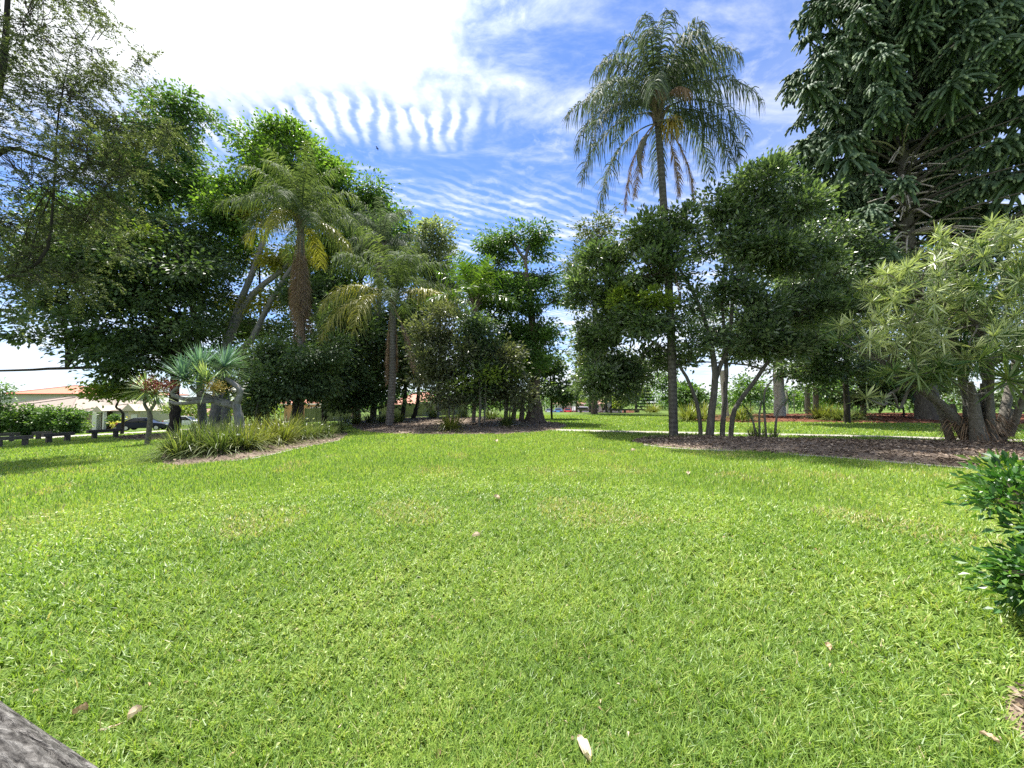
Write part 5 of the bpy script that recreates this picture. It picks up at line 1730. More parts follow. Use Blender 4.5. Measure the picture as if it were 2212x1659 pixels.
def log_flute(s, t):
    f = 1 + 0.02 * np.sin(3 * t + 2 * s)
    for c, p_ in zip(cr, ph):
        a = (t - c - 0.03 * np.sin(14 * s + p_) + np.pi) % (2 * np.pi) - np.pi
        f = f - 0.10 * np.exp(-(a / 0.03) ** 2) * np.clip(np.sin(8 * s + p_) + 0.5, 0, 1)
    return f


g.tube(ptsl, 0.15, 160, flute=log_flute)
lo = tag(link('log', g.mesh('log', [M['log']]), loc=la, rz=math.atan2(dv[1], dv[0])), 'weathered grey cracked log edging the foreground lawn corner', 'log')


def fallen(label, px, py, L, W, var, curl=0.3, rz=0.0, seed=0):
    rng = np.random.default_rng(seed)
    p = G(px, py)
    L, W = L * 0.7, W * 0.8
    g = Geo()
    k, m = 9, 5
    s = np.linspace(-1, 1, k)
    t = np.linspace(-1, 1, m)
    S, T_ = np.meshgrid(s, t, indexing='ij')
    w = W / 2 * np.clip(1 - np.abs(S) ** 2.4, 0.05, 1)
    z = curl * W * (T_ ** 2) + curl * L * 0.25 * np.sin(S * 2 + 1) + 0.012 * rng.normal(0, 1, S.shape) * L * 4
    V = np.stack([S * L / 2, T_ * w, z], -1).reshape(-1, 3)
    V[:, 2] -= V[:, 2].min()
    i = np.arange(k - 1)[:, None] * m + np.arange(m - 1)[None]
    g.add(V, np.stack([i, i + 1, i + m + 1, i + m], -1).reshape(-1, 4), var=np.clip(var + rng.normal(0, 0.15, len(V)), 0, 1))
    o = link('fallen_leaf', g.mesh('fallen_leaf', [M['dead_leaf']], smooth=True), None, p + np.array([0, 0, 0.034]), rz)
    tag(o, label, 'leaf', 'dead leaves lying on the lawn')


fallen('crumpled pinkish brown dead leaf on the grass near the log', 172, 1558, 0.085, 0.04, 0.35, 0.7, 0.3, 1)
fallen('pale grey curled dead leaf on the grass near the log', 290, 1566, 0.072, 0.06, 0.95, 0.6, 1.1, 2)
fallen('long straw coloured leaf piece standing out of the foreground grass', 1262, 1646, 0.16, 0.055, 0.85, 0.3, 1.9, 3)
fallen('small brown dead leaf low in the foreground grass', 950, 1652, 0.06, 0.03, 0.2, 0.5, 0.8, 4)
fallen('thin dry stalk like leaf beside the pale curled leaf', 235, 1592, 0.13, 0.008, 0.75, 0.1, 0.6, 5)
fallen('orange tan leaf on the grass below the glossy shrub', 2138, 1618, 0.08, 0.035, 0.6, 0.4, 2.2, 6)
fallen('pale dead leaf in the middle of the open lawn', 1028, 1168, 0.12, 0.08, 0.95, 0.5, 0.2, 7)
fallen('tan leaf lying near the glossy shrub in thick grass', 1790, 1416, 0.08, 0.04, 0.4, 0.5, 1.2, 8)
fallen('pale leaf on the lawn in front of the near mulch bed', 1368, 978, 0.2, 0.13, 0.9, 0.5, 0.4, 9)
fallen('pale leaf on the lawn near the middle bed', 1073, 1084, 0.16, 0.1, 0.8, 0.5, 2.4, 10)
fallen('pale leaf on the lawn below the hollow trunk', 1072, 957, 0.26, 0.16, 0.95, 0.5, 2.0, 11)
fallen('cream leaf on the sunlit lawn before the grey stems', 1487, 1029, 0.18, 0.1, 0.95, 0.4, 1.0, 12)


def litter():
    rng = np.random.default_rng(155)
    n = 520
    d = 1.6 * np.exp(rng.uniform(0, 1, n) * math.log(18 / 1.6))
    x = d * np.tan(rng.uniform(-R(58), R(58), n)) * 0.88
    ok = np.ones(n, bool)
    for b_ in BEDS:
        ok &= ~inside(b_, x, d)
    x, d = x[ok], d[ok]
    n = len(x)
    C = np.column_stack([x, d, gz(x, d) + rng.uniform(0.015, 0.045, n)])
    a = rng.uniform(0, 6.283, n)
    D = unit(np.column_stack([np.cos(a), np.sin(a), rng.normal(0, 0.25, n)]))
    N = unit(np.column_stack([rng.normal(0, 0.5, (n, 2)), np.ones(n)]))
    L = rng.uniform(0.012, 0.05, n)
    g = Geo()
    g.leaves(C, D, N, L, L * rng.uniform(0.12, 0.55, n), rng.uniform(0, 0.9, n), fold=0.2)
    tag(link('leaf_litter', g.mesh('leaf_litter', [M['dead_leaf']])), kind='stuff')


litter()


# ------------------------------------------------------------------ hedges and small shrubs near the houses
def shrub(label, px, d, lobes, n, leaf, seed, L=0.22, W=0.12, name='shrub', spray_r=0.4, cat='shrub'):
    b = on_ground(px, d)
    c = lobes[0][0]
    return tree(name, label, cat, [([b, (b + c) / 2, c], [0.1, 0.08, 0.05])], lobes, n, L, W, M[leaf], M['bark_dark'], seed, spray=24, spray_r=spray_r, twig_r=0.02, limbs=False)


shrub('long clipped hedge with a lime green top in front of the tan roofed house', 60, 46, [E(x, 903, 46, 24, 18, 1.0) for x in (-60, -30, 0, 30, 60, 90, 120, 150)] + [E(x, 921, 46, 26, 16, 1.0) for x in (-60, -20, 20, 60, 100, 145)], 24000, 'leaf_mid', 160, name='hedge', cat='hedge')
shrub('small trimmed ball shrub against the grey garage wall', 246, 54, [E(246, 908, 54, 9, 11)], 700, 'leaf_mid', 161, spray_r=0.25)
shrub('yellow flowering ground shrub in front of the porch', 180, 50, [E(183, 918, 50, 12, 8), E(165, 926, 50, 10, 6)], 700, 'leaf_lime', 162, spray_r=0.25)
shrub('low yellow border plant below the garage wall', 262, 53, [E(262, 916, 53, 16, 4)], 500, 'leaf_yellow', 163, spray_r=0.25)
shrub('tall lime green shrub behind the black car', 400, 60, [E(385, 890, 60, 30, 18), E(420, 882, 60, 30, 16)], 2600, 'leaf_lime', 164)
shrub('bushy green shrub at the far left of the red roof', 5, 44, [E(0, 850, 44, 12, 18), E(2, 880, 44, 10, 20)], 900, 'leaf_mid', 165)
b = on_ground(268, 38)
tree('twisted_tree', 'thin dark twisted trunk leaning beside the black car boot', 'tree', [([b, P(266, 905, 38), P(263, 888, 38), P(250, 880, 38), P(258, 862, 38), P(256, 845, 38)], [0.2, 0.16, 0.14, 0.12, 0.1, 0.08])],
     [E(250, 840, 38, 35, 16)], 900, 0.25, 0.13, M['leaf_mid'], M['bark_dark'], 166, spray=24, spray_r=0.5, limbs=False)
for i, (px, d, lb, n, leaf, lab) in enumerate([
    (1400, 66, [E(1340, 850, 66, 40, 26), E(1380, 840, 66, 30, 30)], 2600, 'leaf_lime', 'pale sunlit shrub tree behind the far timber rail'),
    (1460, 64, [E(1450, 850, 64, 36, 28), E(1420, 830, 64, 36, 30)], 2600, 'leaf_mid', 'mid green shrub tree glimpsed behind the tallest palm'),
    (1500, 48, [E(1500, 855, 48, 30, 28)], 1700, 'leaf_mid', 'leafy shrub glimpsed between the grey stems'), (1620, 52, [E(1620, 845, 52, 60, 32)], 2600, 'leaf_mid', 'shrub tree glimpsed beyond the spiky stems'),
    (1740, 58, [E(1730, 850, 58, 50, 26), E(1790, 840, 58, 50, 30)], 3200, 'leaf_bright', 'sunny shrub tree beyond the timber posts'), (1820, 50, [E(1820, 855, 50, 50, 24)], 2200, 'leaf_mid', 'green shrub behind the yellow strap clumps'),
    (1930, 52, [E(1920, 850, 52, 60, 26), E(1990, 850, 52, 50, 26)], 2600, 'leaf_mid', 'green shrub seen beside the bunya trunk'), (2120, 46, [E(2120, 860, 46, 70, 30), E(2220, 850, 46, 70, 40)], 2800, 'leaf_dark', 'dark shrub behind the foot of the dracaena bush'),
    (1950, 33, [E(1945, 835, 33.5, 55, 40), E(1900, 850, 34, 40, 30)], 4200, 'leaf_dark', 'added dark shrub standing in for shade beside the foot of the bunya pine'), (1300, 70, [E(1310, 862, 70, 22, 16), E(1345, 870, 70, 25, 12)], 1500, 'leaf_bright', 'small bright shrub beside the thick brown trunk'), (1225, 105, [E(1215, 852, 105, 30, 20), E(1250, 858, 105, 30, 18)], 1600, 'leaf_lime', 'yellow green tree beyond the parked cars'),  # dark shrub by the bunya foot is added to bring shade there
    (1180, 110, [E(1170, 862, 110, 36, 16), E(1130, 855, 110, 40, 20)], 1600, 'leaf_mid', 'low tree beyond the parked cars behind the hollow trunk'), (960, 60, [E(960, 868, 60, 60, 24), E(1050, 865, 60, 60, 26)], 2800, 'leaf_mid', 'green shrub row behind the grey stemmed shrubs'),
    (830, 62, [E(740, 870, 62, 50, 24), E(700, 850, 62, 50, 34)], 2200, 'leaf_dark', 'dark shrub behind the round bush and palm'), (500, 60, [E(500, 880, 60, 40, 22), E(560, 870, 60, 50, 30)], 2200, 'leaf_lime', 'lime shrub glimpsed behind the dragon tree trunk')]):
    shrub(lab, px, d, lb, n, leaf, 170 + i, L=0.32, W=0.17, name='background_shrub', spray_r=0.6)


def layered_pine():
    rng = np.random.default_rng(190)
    d = 56
    b = on_ground(1397, d)
    t = thing('layered_pine', 'small dark pine with flat layered branches on the far lawn edge', 'tree', b)
    top = P(1397, 830, d)
    H = top[2] - b[2]
    g = Geo()
    g.tube([b, top], [0.09, 0.02], 6)
    link('trunk', g.mesh('trunk', [M['bark_dark']], b), t)
    for i in range(8):
        z = 0.35 + i * (H - 0.5) / 8
        r = 1.7 * (1 - i / 8.6)
        g = Geo()
        for j in range(7):
            a = j * 0.9 + i
            e = np.array([math.cos(a) * r, math.sin(a) * r, z + 0.1])
            g.tube(spline([(0, 0, z), e * 0.5 + np.array([0, 0, z * 0.5 - 0.05]), e], 5), np.linspace(0.05, 0.09, 5), 5, var=0.4, cap=True)
            n = 14
            q = np.outer(rng.uniform(0.2, 1, n), e) * np.array([1, 1, 0]) + np.array([0, 0, z + 0.05])
            g.leaves(q, unit(rng.normal(0, 1, (n, 3)) * np.array([1, 1, 0.3])), np.tile([[0, 0, 1.0]], (n, 1)), 0.4, 0.14, rng.uniform(0.2, 0.7, n))
        link('branch', g.mesh('branch', [M['bunya']]), t)


layered_pine()


# ------------------------------------------------------------------ houses
M['roof_tan'] = roof_mat('roof_tan', (0.17, 0.13, 0.105), (0.24, 0.19, 0.15), 'Z', 1.6)
M['roof_red'] = roof_mat('roof_red', (0.36, 0.11, 0.06), (0.46, 0.165, 0.09), 'Z', 1.6)
M['roof_brown'] = roof_mat('roof_brown', (0.22, 0.1, 0.07), (0.32, 0.15, 0.1), 'Z', 1.6)
M['render_white'] = plain_mat('render_white', (0.46, 0.45, 0.42), 0.8, mottle=0.08)
M['render_cream'] = plain_mat('render_cream', (0.55, 0.48, 0.36), 0.8, mottle=0.08)
M['render_tan'] = plain_mat('render_tan', (0.4, 0.31, 0.22), 0.8, mottle=0.1)
M['render_orange'] = plain_mat('render_orange', (0.55, 0.36, 0.18), 0.8, mottle=0.1)
M['trim_white'] = plain_mat('trim_white', (0.75, 0.74, 0.7), 0.5, mottle=0.04)
M['glass_dark'] = plain_mat('glass_dark', (0.012, 0.014, 0.018), 0.12, spec=0.35, mottle=0.1)
M['fence_green'] = plain_mat('fence_green', (0.2, 0.22, 0.12), 0.6, mottle=0.1)
M['metal_grey'] = plain_mat('metal_grey', (0.28, 0.28, 0.28), 0.45, metal=0.6, mottle=0.1)
M['sign_white'] = plain_mat('sign_white', (0.75, 0.75, 0.75), 0.5, mottle=0.03)
M['sign_blue'] = plain_mat('sign_blue', (0.25, 0.38, 0.5), 0.5, mottle=0.03)


def part_box(name, root, mat, x0, x1, y0, y1, z0, z1):
    g = Geo()
    g.box(x0, x1, y0, y1, z0, z1)
    return link(name, g.mesh(name, [mat]), root)


def hip_roof(name, root, mat, x0, x1, y0, y1, z0, z1, th=0.15):
    """hipped on both ends; a pyramid if square"""
    g = Geo()
    dx, dy = x1 - x0, y1 - y0
    if dx >= dy:
        r0, r1 = (x0 + dy / 2, (y0 + y1) / 2), (x1 - dy / 2, (y0 + y1) / 2)
    else:
        r0, r1 = ((x0 + x1) / 2, y0 + dx / 2), ((x0 + x1) / 2, y1 - dx / 2)
    V = [(x0, y0, z0), (x1, y0, z0), (x1, y1, z0), (x0, y1, z0), (*r0, z1), (*r1, z1), (x0, y0, z0 - th), (x1, y0, z0 - th), (x1, y1, z0 - th), (x0, y1, z0 - th)]
    if dx >= dy:
        Q = [(0, 1, 5, 4), (2, 3, 4, 5)]
        T = [(1, 2, 5), (3, 0, 4)]
    else:
        Q = [(1, 2, 5, 4), (3, 0, 4, 5)]
        T = [(0, 1, 4), (2, 3, 5)]
    Q += [(6, 7, 1, 0), (7, 8, 2, 1), (8, 9, 3, 2), (9, 6, 0, 3), (9, 8, 7, 6)]
    g.add(V, Q, T)
    o = link(name, g.mesh(name, [mat]), root)
    # ridge and hip caps
    g = Geo()
    for a, b in [(V[4], V[5])] + [(V[0], V[4]), (V[1], V[5] if dx >= dy else V[4]), (V[2], V[5]), (V[3], V[4] if dx >= dy else V[5])]:
        if np.linalg.norm(np.array(a) - np.array(b)) > 0.2:
            g.tube([np.array(a) + (0, 0, 0.03), np.array(b) + (0, 0, 0.03)], 0.09, 6)
    link('ridge_cap', g.mesh('ridge_cap', [mat]), o)
    return o


def window(root, x0, x1, y, z0, z1, lites=2):
    g = Geo()
    g.box(x0 - 0.06, x1 + 0.06, y - 0.05, y + 0.03, z0 - 0.06, z0)
    g.box(x0 - 0.06, x1 + 0.06, y - 0.05, y + 0.03, z1, z1 + 0.06)
    for i in range(lites + 1):
        xx = x0 + (x1 - x0) * i / lites
        g.box(xx - 0.04, xx + 0.04, y - 0.05, y + 0.03, z0, z1)
    f = link('window', g.mesh('window', [M['trim_white']]), root)
    g = Geo()
    g.box(x0, x1, y + 0.0, y + 0.02, z0, z1)
    link('pane', g.mesh('pane', [M['glass_dark']]), f)


def house_tan():
    d = 58.0
    k = d / F

    def X(px):
        return (px - 1106) * k
    zg = float(gz(X(190), d))

    def Z(py):
        return P(1106, py, d)[2] - zg
    root = thing('house', 'single storey house with tan tiled hip roof and small gabled porch behind the hedge', 'house', (0, d, zg))
    e = Z(889)
    part_box('wall', root, M['render_tan'], X(-40), X(170), 0.8, 12, 0, e - 0.16)
    hip_roof('roof', root, M['roof_tan'], X(-24), X(177), -1.5, 12.5, e, Z(858))
    hip_roof('roof', root, M['roof_tan'], X(-140), X(205), 3, 18, Z(886), Z(856))
    part_box('wall', root, M['render_tan'], X(170), X(199), 1.2, 9, 0, e - 0.2)
    window(root, X(185), X(198), 1.12, Z(918), Z(894), 2)
    part_box('column', root, M['trim_white'], X(199), X(208), 0.2, 0.9, 0, Z(889))
    part_box('door', root, M['render_tan'], X(209), X(221), 2.4, 2.5, 0, Z(891))
    part_box('column', root, M['trim_white'], X(221), X(224), 0.2, 0.6, 0, Z(889))
    part_box('wall', root, M['render_white'], X(224), X(273), 1.5, 9, 0, Z(888))
    hip_roof('roof', root, M['roof_tan'], X(160), X(277), 0.9, 9.5, Z(887), Z(872))
    for (x0, x1, p, y) in ((X(206), X(228), 876.5, -0.4), (X(271), X(302), 872, -0.6)):
        g = Geo()
        z0, z1 = Z(887.5), Z(p)
        xm = (x0 + x1) / 2
        V = [(x0, y, z0), (x1, y, z0), (xm, y, z1), (x0, y + 5, z0), (x1, y + 5, z0), (xm, y + 5, z1)]
        g.add(V, [(0, 2, 5, 3), (1, 4, 5, 2)], [(0, 1, 2)])
        gb = link('gable', g.mesh('gable', [M['render_cream']]), root)
    part_box('wall', root, M['render_cream'], X(274), X(300), 0.4, 8, 0, Z(888))
    gd = part_box('garage_door', root, M['trim_white'], X(281), X(294), 0.30, 0.38, 0, Z(895))
    g = Geo()
    g.box(X(150), X(226), -0.1, 0.1, e - 0.1, e + 0.05)
    link('gutter', g.mesh('gutter', [M['trim_white']]), root)
    # two storey house behind
    d2 = 82.0
    k2 = d2 / F
    zg2 = float(gz((80 - 1106) * k2, d2))

    def X2(px):
        return (px - 1106) * k2

    def Z2(py):
        return P(1106, py, d2)[2] - zg2
    r2 = thing('house', 'white two storey house with red tiled hip roof and rooftop aerial', 'house', (0, d2, zg2))
    part_box('wall', r2, M['render_white'], X2(-60), X2(152), 1, 14, 0, Z2(851.5))
    hip_roof('roof', r2, M['roof_red'], X2(8), X2(156), 0, 14.5, Z2(850), Z2(829.5))
    hip_roof('roof', r2, M['roof_red'], X2(-90), X2(240), 6, 20, Z2(850), Z2(839))
    g = Geo()
    zt = Z2(829.5)
    g.tube([(X2(85), 7, zt), (X2(85), 7, zt + 1.0)], 0.035, 5)
    g.tube([(X2(68), 7, zt + 0.95), (X2(103), 7, zt + 0.85)], 0.025, 5)
    for i in range(9):
        xx = X2(69 + 4 * i)
        g.tube([(xx, 6.7, zt + 0.93), (xx, 7.3, zt + 0.93)], 0.014, 4)
    link('aerial', g.mesh('aerial', [M['metal_grey']]), r2)


house_tan()


def simple_house(label, px0, px1, d, py_g, py_e, py_r, wall, roof, wins=(), door=None):
    k = d / F
    xc = ((px0 + px1) / 2 - 1106) * k
    zg = float(gz(xc, d))

    def Z(py):
        return P(1106, py, d)[2] - zg
    r = thing('house', label, 'house', (xc, d, zg))
    w = (px1 - px0) * k / 2
    part_box('wall', r, M[wall], -w, w, 0.6, 9, -1.0, Z(py_e) - 0.16)
    hip_roof('roof', r, M[roof], -w - 0.6, w + 0.6, 0, 9.6, Z(py_e), Z(py_r))
    part_box('gutter', r, M['trim_white'], -w - 0.65, w + 0.65, -0.12, -0.01, Z(py_e) - 0.17, Z(py_e) + 0.02)
    for (a, b, c, e) in wins:
        window(r, (a - (px0 + px1) / 2) * k, (b - (px0 + px1) / 2) * k, 0.53, Z(c), Z(e), 2)
    if door:
        a, b, e = door
        part_box('door', r, M['trim_white'], (a - (px0 + px1) / 2) * k, (b - (px0 + px1) / 2) * k, 0.5, 0.57, -0.2, Z(e))


simple_house('small red roofed house glimpsed beyond the white parked car', 385, 440, 84, 922, 898, 884, 'render_white', 'roof_brown', [(395, 405, 914, 902)])
simple_house('orange cream house glimpsed through the gap under the round bush', 610, 720, 60, 915, 872, 855, 'render_orange', 'roof_red', [(668, 678, 900, 880)], (682, 690, 878))
simple_house('red roofed house glimpsed beyond the arching palm trunk', 835, 960, 66, 905, 878, 846, 'render_cream', 'roof_red', [(890, 900, 895, 882)])
simple_house('white house glimpsed beyond the parked cars', 1205, 1262, 125, 888, 872, 862, 'render_white', 'roof_brown', [(1215, 1225, 884, 876)])
simple_house('pale house glimpsed between far trunks beyond the diamond sign', 1292, 1345, 115, 888, 872, 860, 'render_white', 'roof_brown', [(1300, 1308, 886, 876), (1325, 1333, 886, 876)])


def panel_fence(label, px0, px1, d, h, n):
    a, b = on_ground(px0, d), on_ground(px1, d)
    t = thing('metal_fence', label, 'fence', (a + b) / 2)
    w = (b[0] - a[0]) / n
    for i in range(n):
        x0 = a[0] - (a[0] + b[0]) / 2 + w * i
        z = float(gz(a[0] + w * (i + .5), d)) - (a[2] + b[2]) / 2
        g = Geo()
        g.box(x0 + 0.03, x0 + w - 0.03, 0, 0.04, z - 0.1, z + h)
        for j in range(5):
            xx = x0 + w * (j + 0.5) / 5
            g.box(xx - 0.04, xx + 0.04, -0.03, -0.002, z - 0.1, z + h - 0.02)
        link('panel', g.mesh('panel', [M['fence_green']]), t)
        g = Geo()
        g.box(x0 - 0.03, x0 + 0.03, -0.05, 0.06, z - 0.1, z + h + 0.05)
        link('post', g.mesh('post', [M['fence_green']]), t)


panel_fence('olive ribbed metal fence behind the middle bed', 820, 1010, 50, 1.7, 7)
panel_fence('olive ribbed metal fence behind the round bush', 660, 760, 48, 1.7, 4)


# ------------------------------------------------------------------ cars
M['tyre'] = plain_mat('tyre', (0.02, 0.02, 0.02), 0.85, spec=0.2)
M['alloy'] = plain_mat('alloy', (0.45, 0.45, 0.46), 0.35, metal=0.8)
M['lamp_red'] = plain_mat('lamp_red', (0.4, 0.02, 0.02), 0.2, spec=0.6)
M['plate'] = plain_mat('plate', (0.6, 0.6, 0.55), 0.5)
for nm, c in (('navy', (0.012, 0.016, 0.028)), ('white', (0.7, 0.7, 0.7)), ('silver', (0.32, 0.38, 0.42)), ('blue', (0.06, 0.22, 0.5)), ('red', (0.5, 0.03, 0.03))):
    M['paint_' + nm] = plain_mat('paint_' + nm, c, 0.3, spec=0.15 if nm == 'navy' else 0.4, coat=0.0 if nm == 'navy' else 0.25, mottle=0.03)


def car(label, loc, rz, paint, kind='sedan', group=None):
    t = thing('parked_car', label, 'car', loc, rz, group)
    L, W = 4.7, 1.8
    if kind == 'van':
        prof = [(-2.3, 0.3), (2.2, 0.3), (2.35, 0.6), (2.2, 1.0), (1.5, 1.15), (1.0, 1.85), (-2.2, 1.9), (-2.35, 1.0)]
    else:
        prof = [(-2.3, 0.28), (2.25, 0.28), (2.36, 0.5), (2.3, 0.72), (1.9, 0.83), (0.95, 0.93), (-1.55, 0.98), (-2.2, 0.95), (-2.36, 0.7)]
    cab = [(1.0, 0.92), (0.25, 1.38), (-0.2, 1.45), (-0.95, 1.42), (-1.75, 0.97)] if kind != 'van' else None

    def loft(pr, w0, w1, zt):
        """extruded side profile, narrowed towards the top, with rounded shoulders"""
        g = Geo()
        n = len(pr)
        zs = [q[1] for q in pr]
        ys = [-1, -0.86, 0.86, 1]
        V = []
        for y in ys:
            sh = 0.955 if abs(y) == 1 else 1.0
            for (x, z) in pr:
                w = w0 + (w1 - w0) * (z - min(zs)) / (max(zs) - min(zs))
                zc = (min(zs) + max(zs)) / 2
                V.append((x * sh, y * w, zc + (z - zc) * sh))
        Q = []
        for r in range(3):
            for i in range(n):
                j = (i + 1) % n
                Q.append((r * n + i, r * n + j, (r + 1) * n + j, (r + 1) * n + i))
        V.append((0, -w0, zt))
        V.append((0, w0, zt))
        T = [(i, 4 * n, (i + 1) % n) for i in range(n)] + [(3 * n + i, 3 * n + (i + 1) % n, 4 * n + 1) for i in range(n)]
        g.add(V, Q, T)
        return g
    link('body', loft(prof, 0.9, 0.84, 0.6).mesh('body', [paint]), t)
    if cab:
        c = link('cabin_glass', loft(cab, 0.78, 0.6, 1.15).mesh('cabin_glass', [M['glass_dark']]), t)
        g = Geo()
        g.box(-0.95, 0.2, -0.58, 0.58, 1.405, 1.47)
        link('roof_panel', g.mesh('roof_panel', [paint]), t)
        for y in (-1, 1):
            g = Geo()
            for x0, x1 in ((0.28, 1.02), (-0.95, -1.78), (-0.32, -0.34)):
                g.tube([(x0, y * 0.64, 1.4), (x1, y * 0.80, 0.95)], 0.035, 5)
            link('pillar', g.mesh('pillar', [paint]), t)
    else:
        g = Geo()
        V = [(1.53, -0.78, 1.17), (1.53, 0.78, 1.17), (1.06, 0.7, 1.8), (1.06, -0.7, 1.8)]
        g.add([(x + 0.03, y, z + 0.02) for x, y, z in V], [(0, 1, 2, 3)])
        for y in (-0.905, 0.905):
            g.box(-1.9, 0.9, y - 0.01, y + 0.01, 1.2, 1.65)
        link('window', g.mesh('window', [M['glass_dark']]), t)
    for x in (-1.4, 1.4):
        for y in (-0.8, 0.8):
            g = Geo()
            g.tube([(x, y - 0.1, 0.32), (x, y + 0.1, 0.32)], 0.32, 18)
            wv = link('wheel', g.mesh('wheel', [M['tyre']]), t)
            g = Geo()
            s = 1 if y > 0 else -1
            g.tube([(x, y + s * 0.09, 0.32), (x, y + s * 0.115, 0.32)], 0.2, 12)
            link('rim', g.mesh('rim', [M['alloy']]), wv)
    for y in (-0.62, 0.62):
        g = Geo()
        g.box(-2.37, -2.2, y - 0.2, y + 0.2, 0.72, 0.9)
        link('tail_light', g.mesh('tail_light', [M['lamp_red']]), t)
        g = Geo()
        g.box(2.2, 2.34, y - 0.2, y + 0.2, 0.6, 0.74)
        link('headlight', g.mesh('headlight', [M['trim_white']]), t)
    g = Geo()
    g.box(-2.39, -2.36, -0.25, 0.25, 0.5, 0.62)
    link('number_plate', g.mesh('number_plate', [M['plate']]), t)
    return t


def lift(p, h=0.02):
    return p + np.array([0, 0, h])


car('dark navy sedan parked behind the small dragon tree', lift(on_ground(318, 46)), R(20), M['paint_navy'])
car('white car half hidden behind the dark tree trunk', lift(on_ground(405, 54)), R(15), M['paint_white'])
g_ = 'cars in the far car park'
car('silver car first from the hollow trunk in the far car park', lift(on_ground(1187, 92)), R(78), M['paint_silver'], group=g_)
car('blue car in the far car park', lift(on_ground(1206, 91)), R(80), M['paint_blue'], group=g_)
car('bright red car in the far car park', lift(on_ground(1226, 90)), R(82), M['paint_red'], group=g_)
car('white van in the far car park near the pole', lift(on_ground(1258, 91)), R(20), M['paint_white'], 'van', group=g_)


# ------------------------------------------------------------------ poles and signs
def pole(label, px, d, py_top, r, mat, sign=None, cat='pole', name='pole'):
    b = on_ground(px, d)
    top = P(px, py_top, d)
    t = thing(name, label, cat, b)
    g = Geo()
    g.tube([(0, 0, -0.1), (0, 0, top[2] - b[2])], [r, r * 0.85], 8)
    link('post', g.mesh('post', [mat]), t)
    if sign:
        w, h, dia, m = sign
        g = Geo()
        z = top[2] - b[2] - h / 2
        if dia:
            V = [(0, -0.05, z - h / 2), (w / 2, -0.05, z), (0, -0.05, z + h / 2), (-w / 2, -0.05, z)]
            V += [(x, -0.03, zz) for x, _, zz in V]
            g.add(V, [(0, 1, 2, 3), (7, 6, 5, 4), (0, 4, 5, 1), (1, 5, 6, 2), (2, 6, 7, 3), (3, 7, 4, 0)])
        else:
            g.box(-w / 2, w / 2, -r - 0.03, -r - 0.005, z - h / 2, z + h / 2)
        link('sign_plate', g.mesh('sign_plate', [m]), t)


pole('tall grey timber street pole beside the far timber rail', 1245, 60, 780, 0.17, M['timber'], name='street_pole')
pole('thin metal post in front of the red car', 1235, 58, 845, 0.05, M['metal_grey'], name='metal_post')
pole('small white plate sign near the grey street pole', 1239, 57, 866, 0.04, M['metal_grey'], (0.5, 0.75, False, M['sign_white']), 'sign', 'road_sign')
pole('pale diamond sign near the thick brown trunk', 1314, 60, 868, 0.04, M['metal_grey'], (0.95, 0.95, True, M['sign_white']), 'sign', 'road_sign')
pole('thin white post beyond the parked silver car', 1153 + 25, 70, 860, 0.05, M['trim_white'], name='metal_post')
pole('white post beside the smooth white trunk', 1698, 48, 843, 0.16, M['trim_white'], name='white_post')
pole('short white topped lamp post beyond the white trunk', 1714, 52, 850, 0.07, M['metal_grey'], (0.5, 0.3, False, M['trim_white']), 'lamp', 'lamp_post')
pole('grey timber post nearer the white trunk', 1743, 50, 836, 0.32, M['timber'], name='timber_post')
pole('grey timber post nearer the yellow strap clumps', 1761, 50, 838, 0.34, M['timber'], name='timber_post')
b = on_ground(1566, 38)
g = Geo()
g.tube(spline([b - np.array([0, 0, .2]), P(1566, 870, 38), P(1560, 800, 38)], 10), np.linspace(0.32, 0.24, 10), 10)
t = thing('tree_trunk', 'slender white tree trunk glimpsed between the grey stems', 'tree', b)
link('trunk', g.mesh('trunk', [M['bark_white']], b, True), t)
g = crown_geo(np.random.default_rng(7), [E(1560, 720, 38, 60, 60)], 3000, 0.26, 0.12, spray=28, spray_r=0.6, twig_r=0.02)
link('crown', g.mesh('crown', [M['leaf_dark'], M['bark_twig']], b), t)
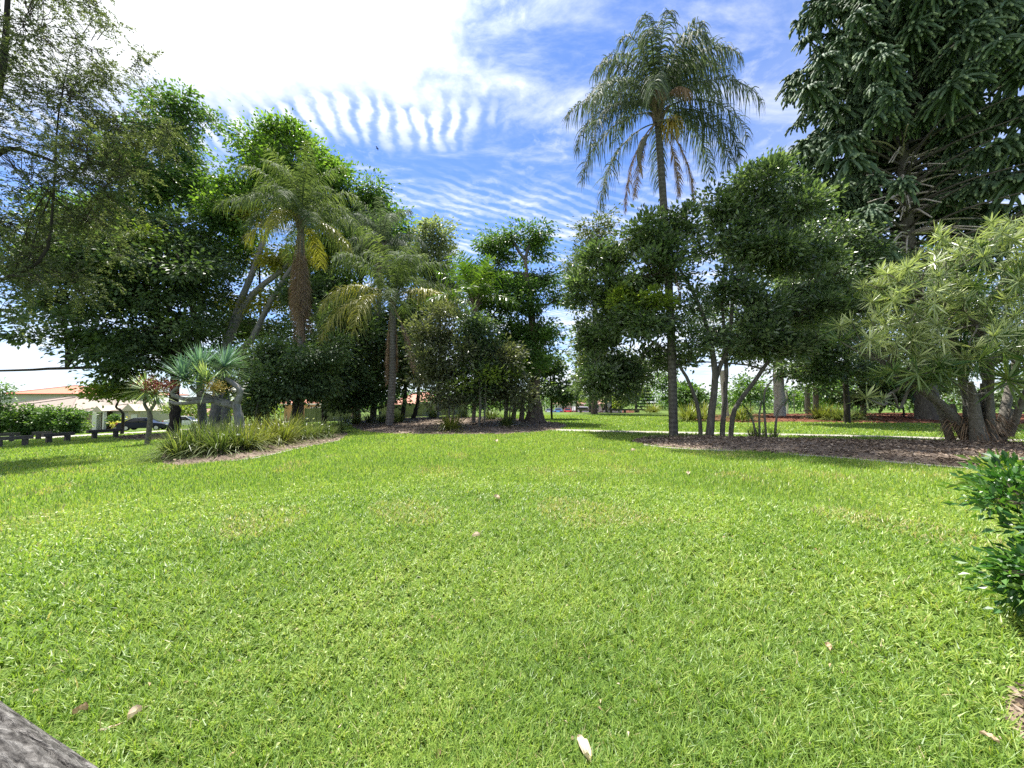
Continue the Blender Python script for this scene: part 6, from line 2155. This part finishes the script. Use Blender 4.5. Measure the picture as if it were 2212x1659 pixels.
for i, (px, d, lab) in enumerate([(1274, 58, 'brown trunk just beside the thickest far trunk'), (1309, 57, 'slim brown trunk before the pale far house'), (1318, 62, 'grey trunk before the pale far house'), (1373, 60, 'forked grey trunk near the layered pine')]):
    b = on_ground(px, d)
    tree('distant_tree', 'distant tree with ' + lab, 'tree', [([b, P(px, 860, d), P(px + 3, 810, d)], [0.28, 0.24, 0.15])] + ([([P(px, 872, d), P(px + 10, 850, d), P(px + 20, 815, d)], [0.2, 0.16, 0.08])] if i == 3 else []),
         [E(px, 790, d, 32, 34), E(px + 16, 815, d, 22, 20, w=.6)], 2200, 0.34, 0.15, M['leaf_olive' if i % 2 else 'leaf_mid'], M['bark_grey'], 200 + i, spray=26, spray_r=0.6, twig_r=0.02, limbs=False)


# ------------------------------------------------------------------ a far wood that reads as one mass, and a bird
def far_wood():
    rng = np.random.default_rng(210)
    lobes = []
    for i in range(110):
        a = R(-60 + 120 * i / 109)
        d = rng.uniform(150, 210)
        x = d * math.tan(a) * 0.9
        if abs(x) > 330:
            continue
        z = float(gz(x, d))
        h = rng.uniform(6, 11) if x > -60 else rng.uniform(3, 6)
        lobes.append((np.array([x, d, z + h * 0.5]), np.array([rng.uniform(5, 9), 4, h * 0.55]), 1.0))
    g = crown_geo(rng, lobes, 42000, 1.1, 0.7, spray=30, spray_r=1.6, twig=False)
    tag(link('far_wood', g.mesh('far_wood', [M['leaf_mid'], M['bark_twig']])), kind='stuff')


far_wood()
p = P(815, 321, 70)
g = Geo()
g.tube([(-0.25, 0, 0), (0, 0, 0.02), (0.3, 0, 0)], [0.02, 0.08, 0.02], 6)
t = thing('bird', 'tiny dark bird gliding high against the blue sky', 'bird', p)
link('body', g.mesh('body', [M['charred']]), t)
for s in (-1, 1):
    g = Geo()
    g.add([(0.12, 0, 0.03), (-0.1, 0, 0.03), (-0.12, s * 0.4, 0.14), (0.08, s * 0.4, 0.14), (-0.16, s * 0.75, 0.06)], [(0, 1, 2, 3)], [(2, 4, 3)])
    link('wing', g.mesh('wing', [M['charred']]), t)
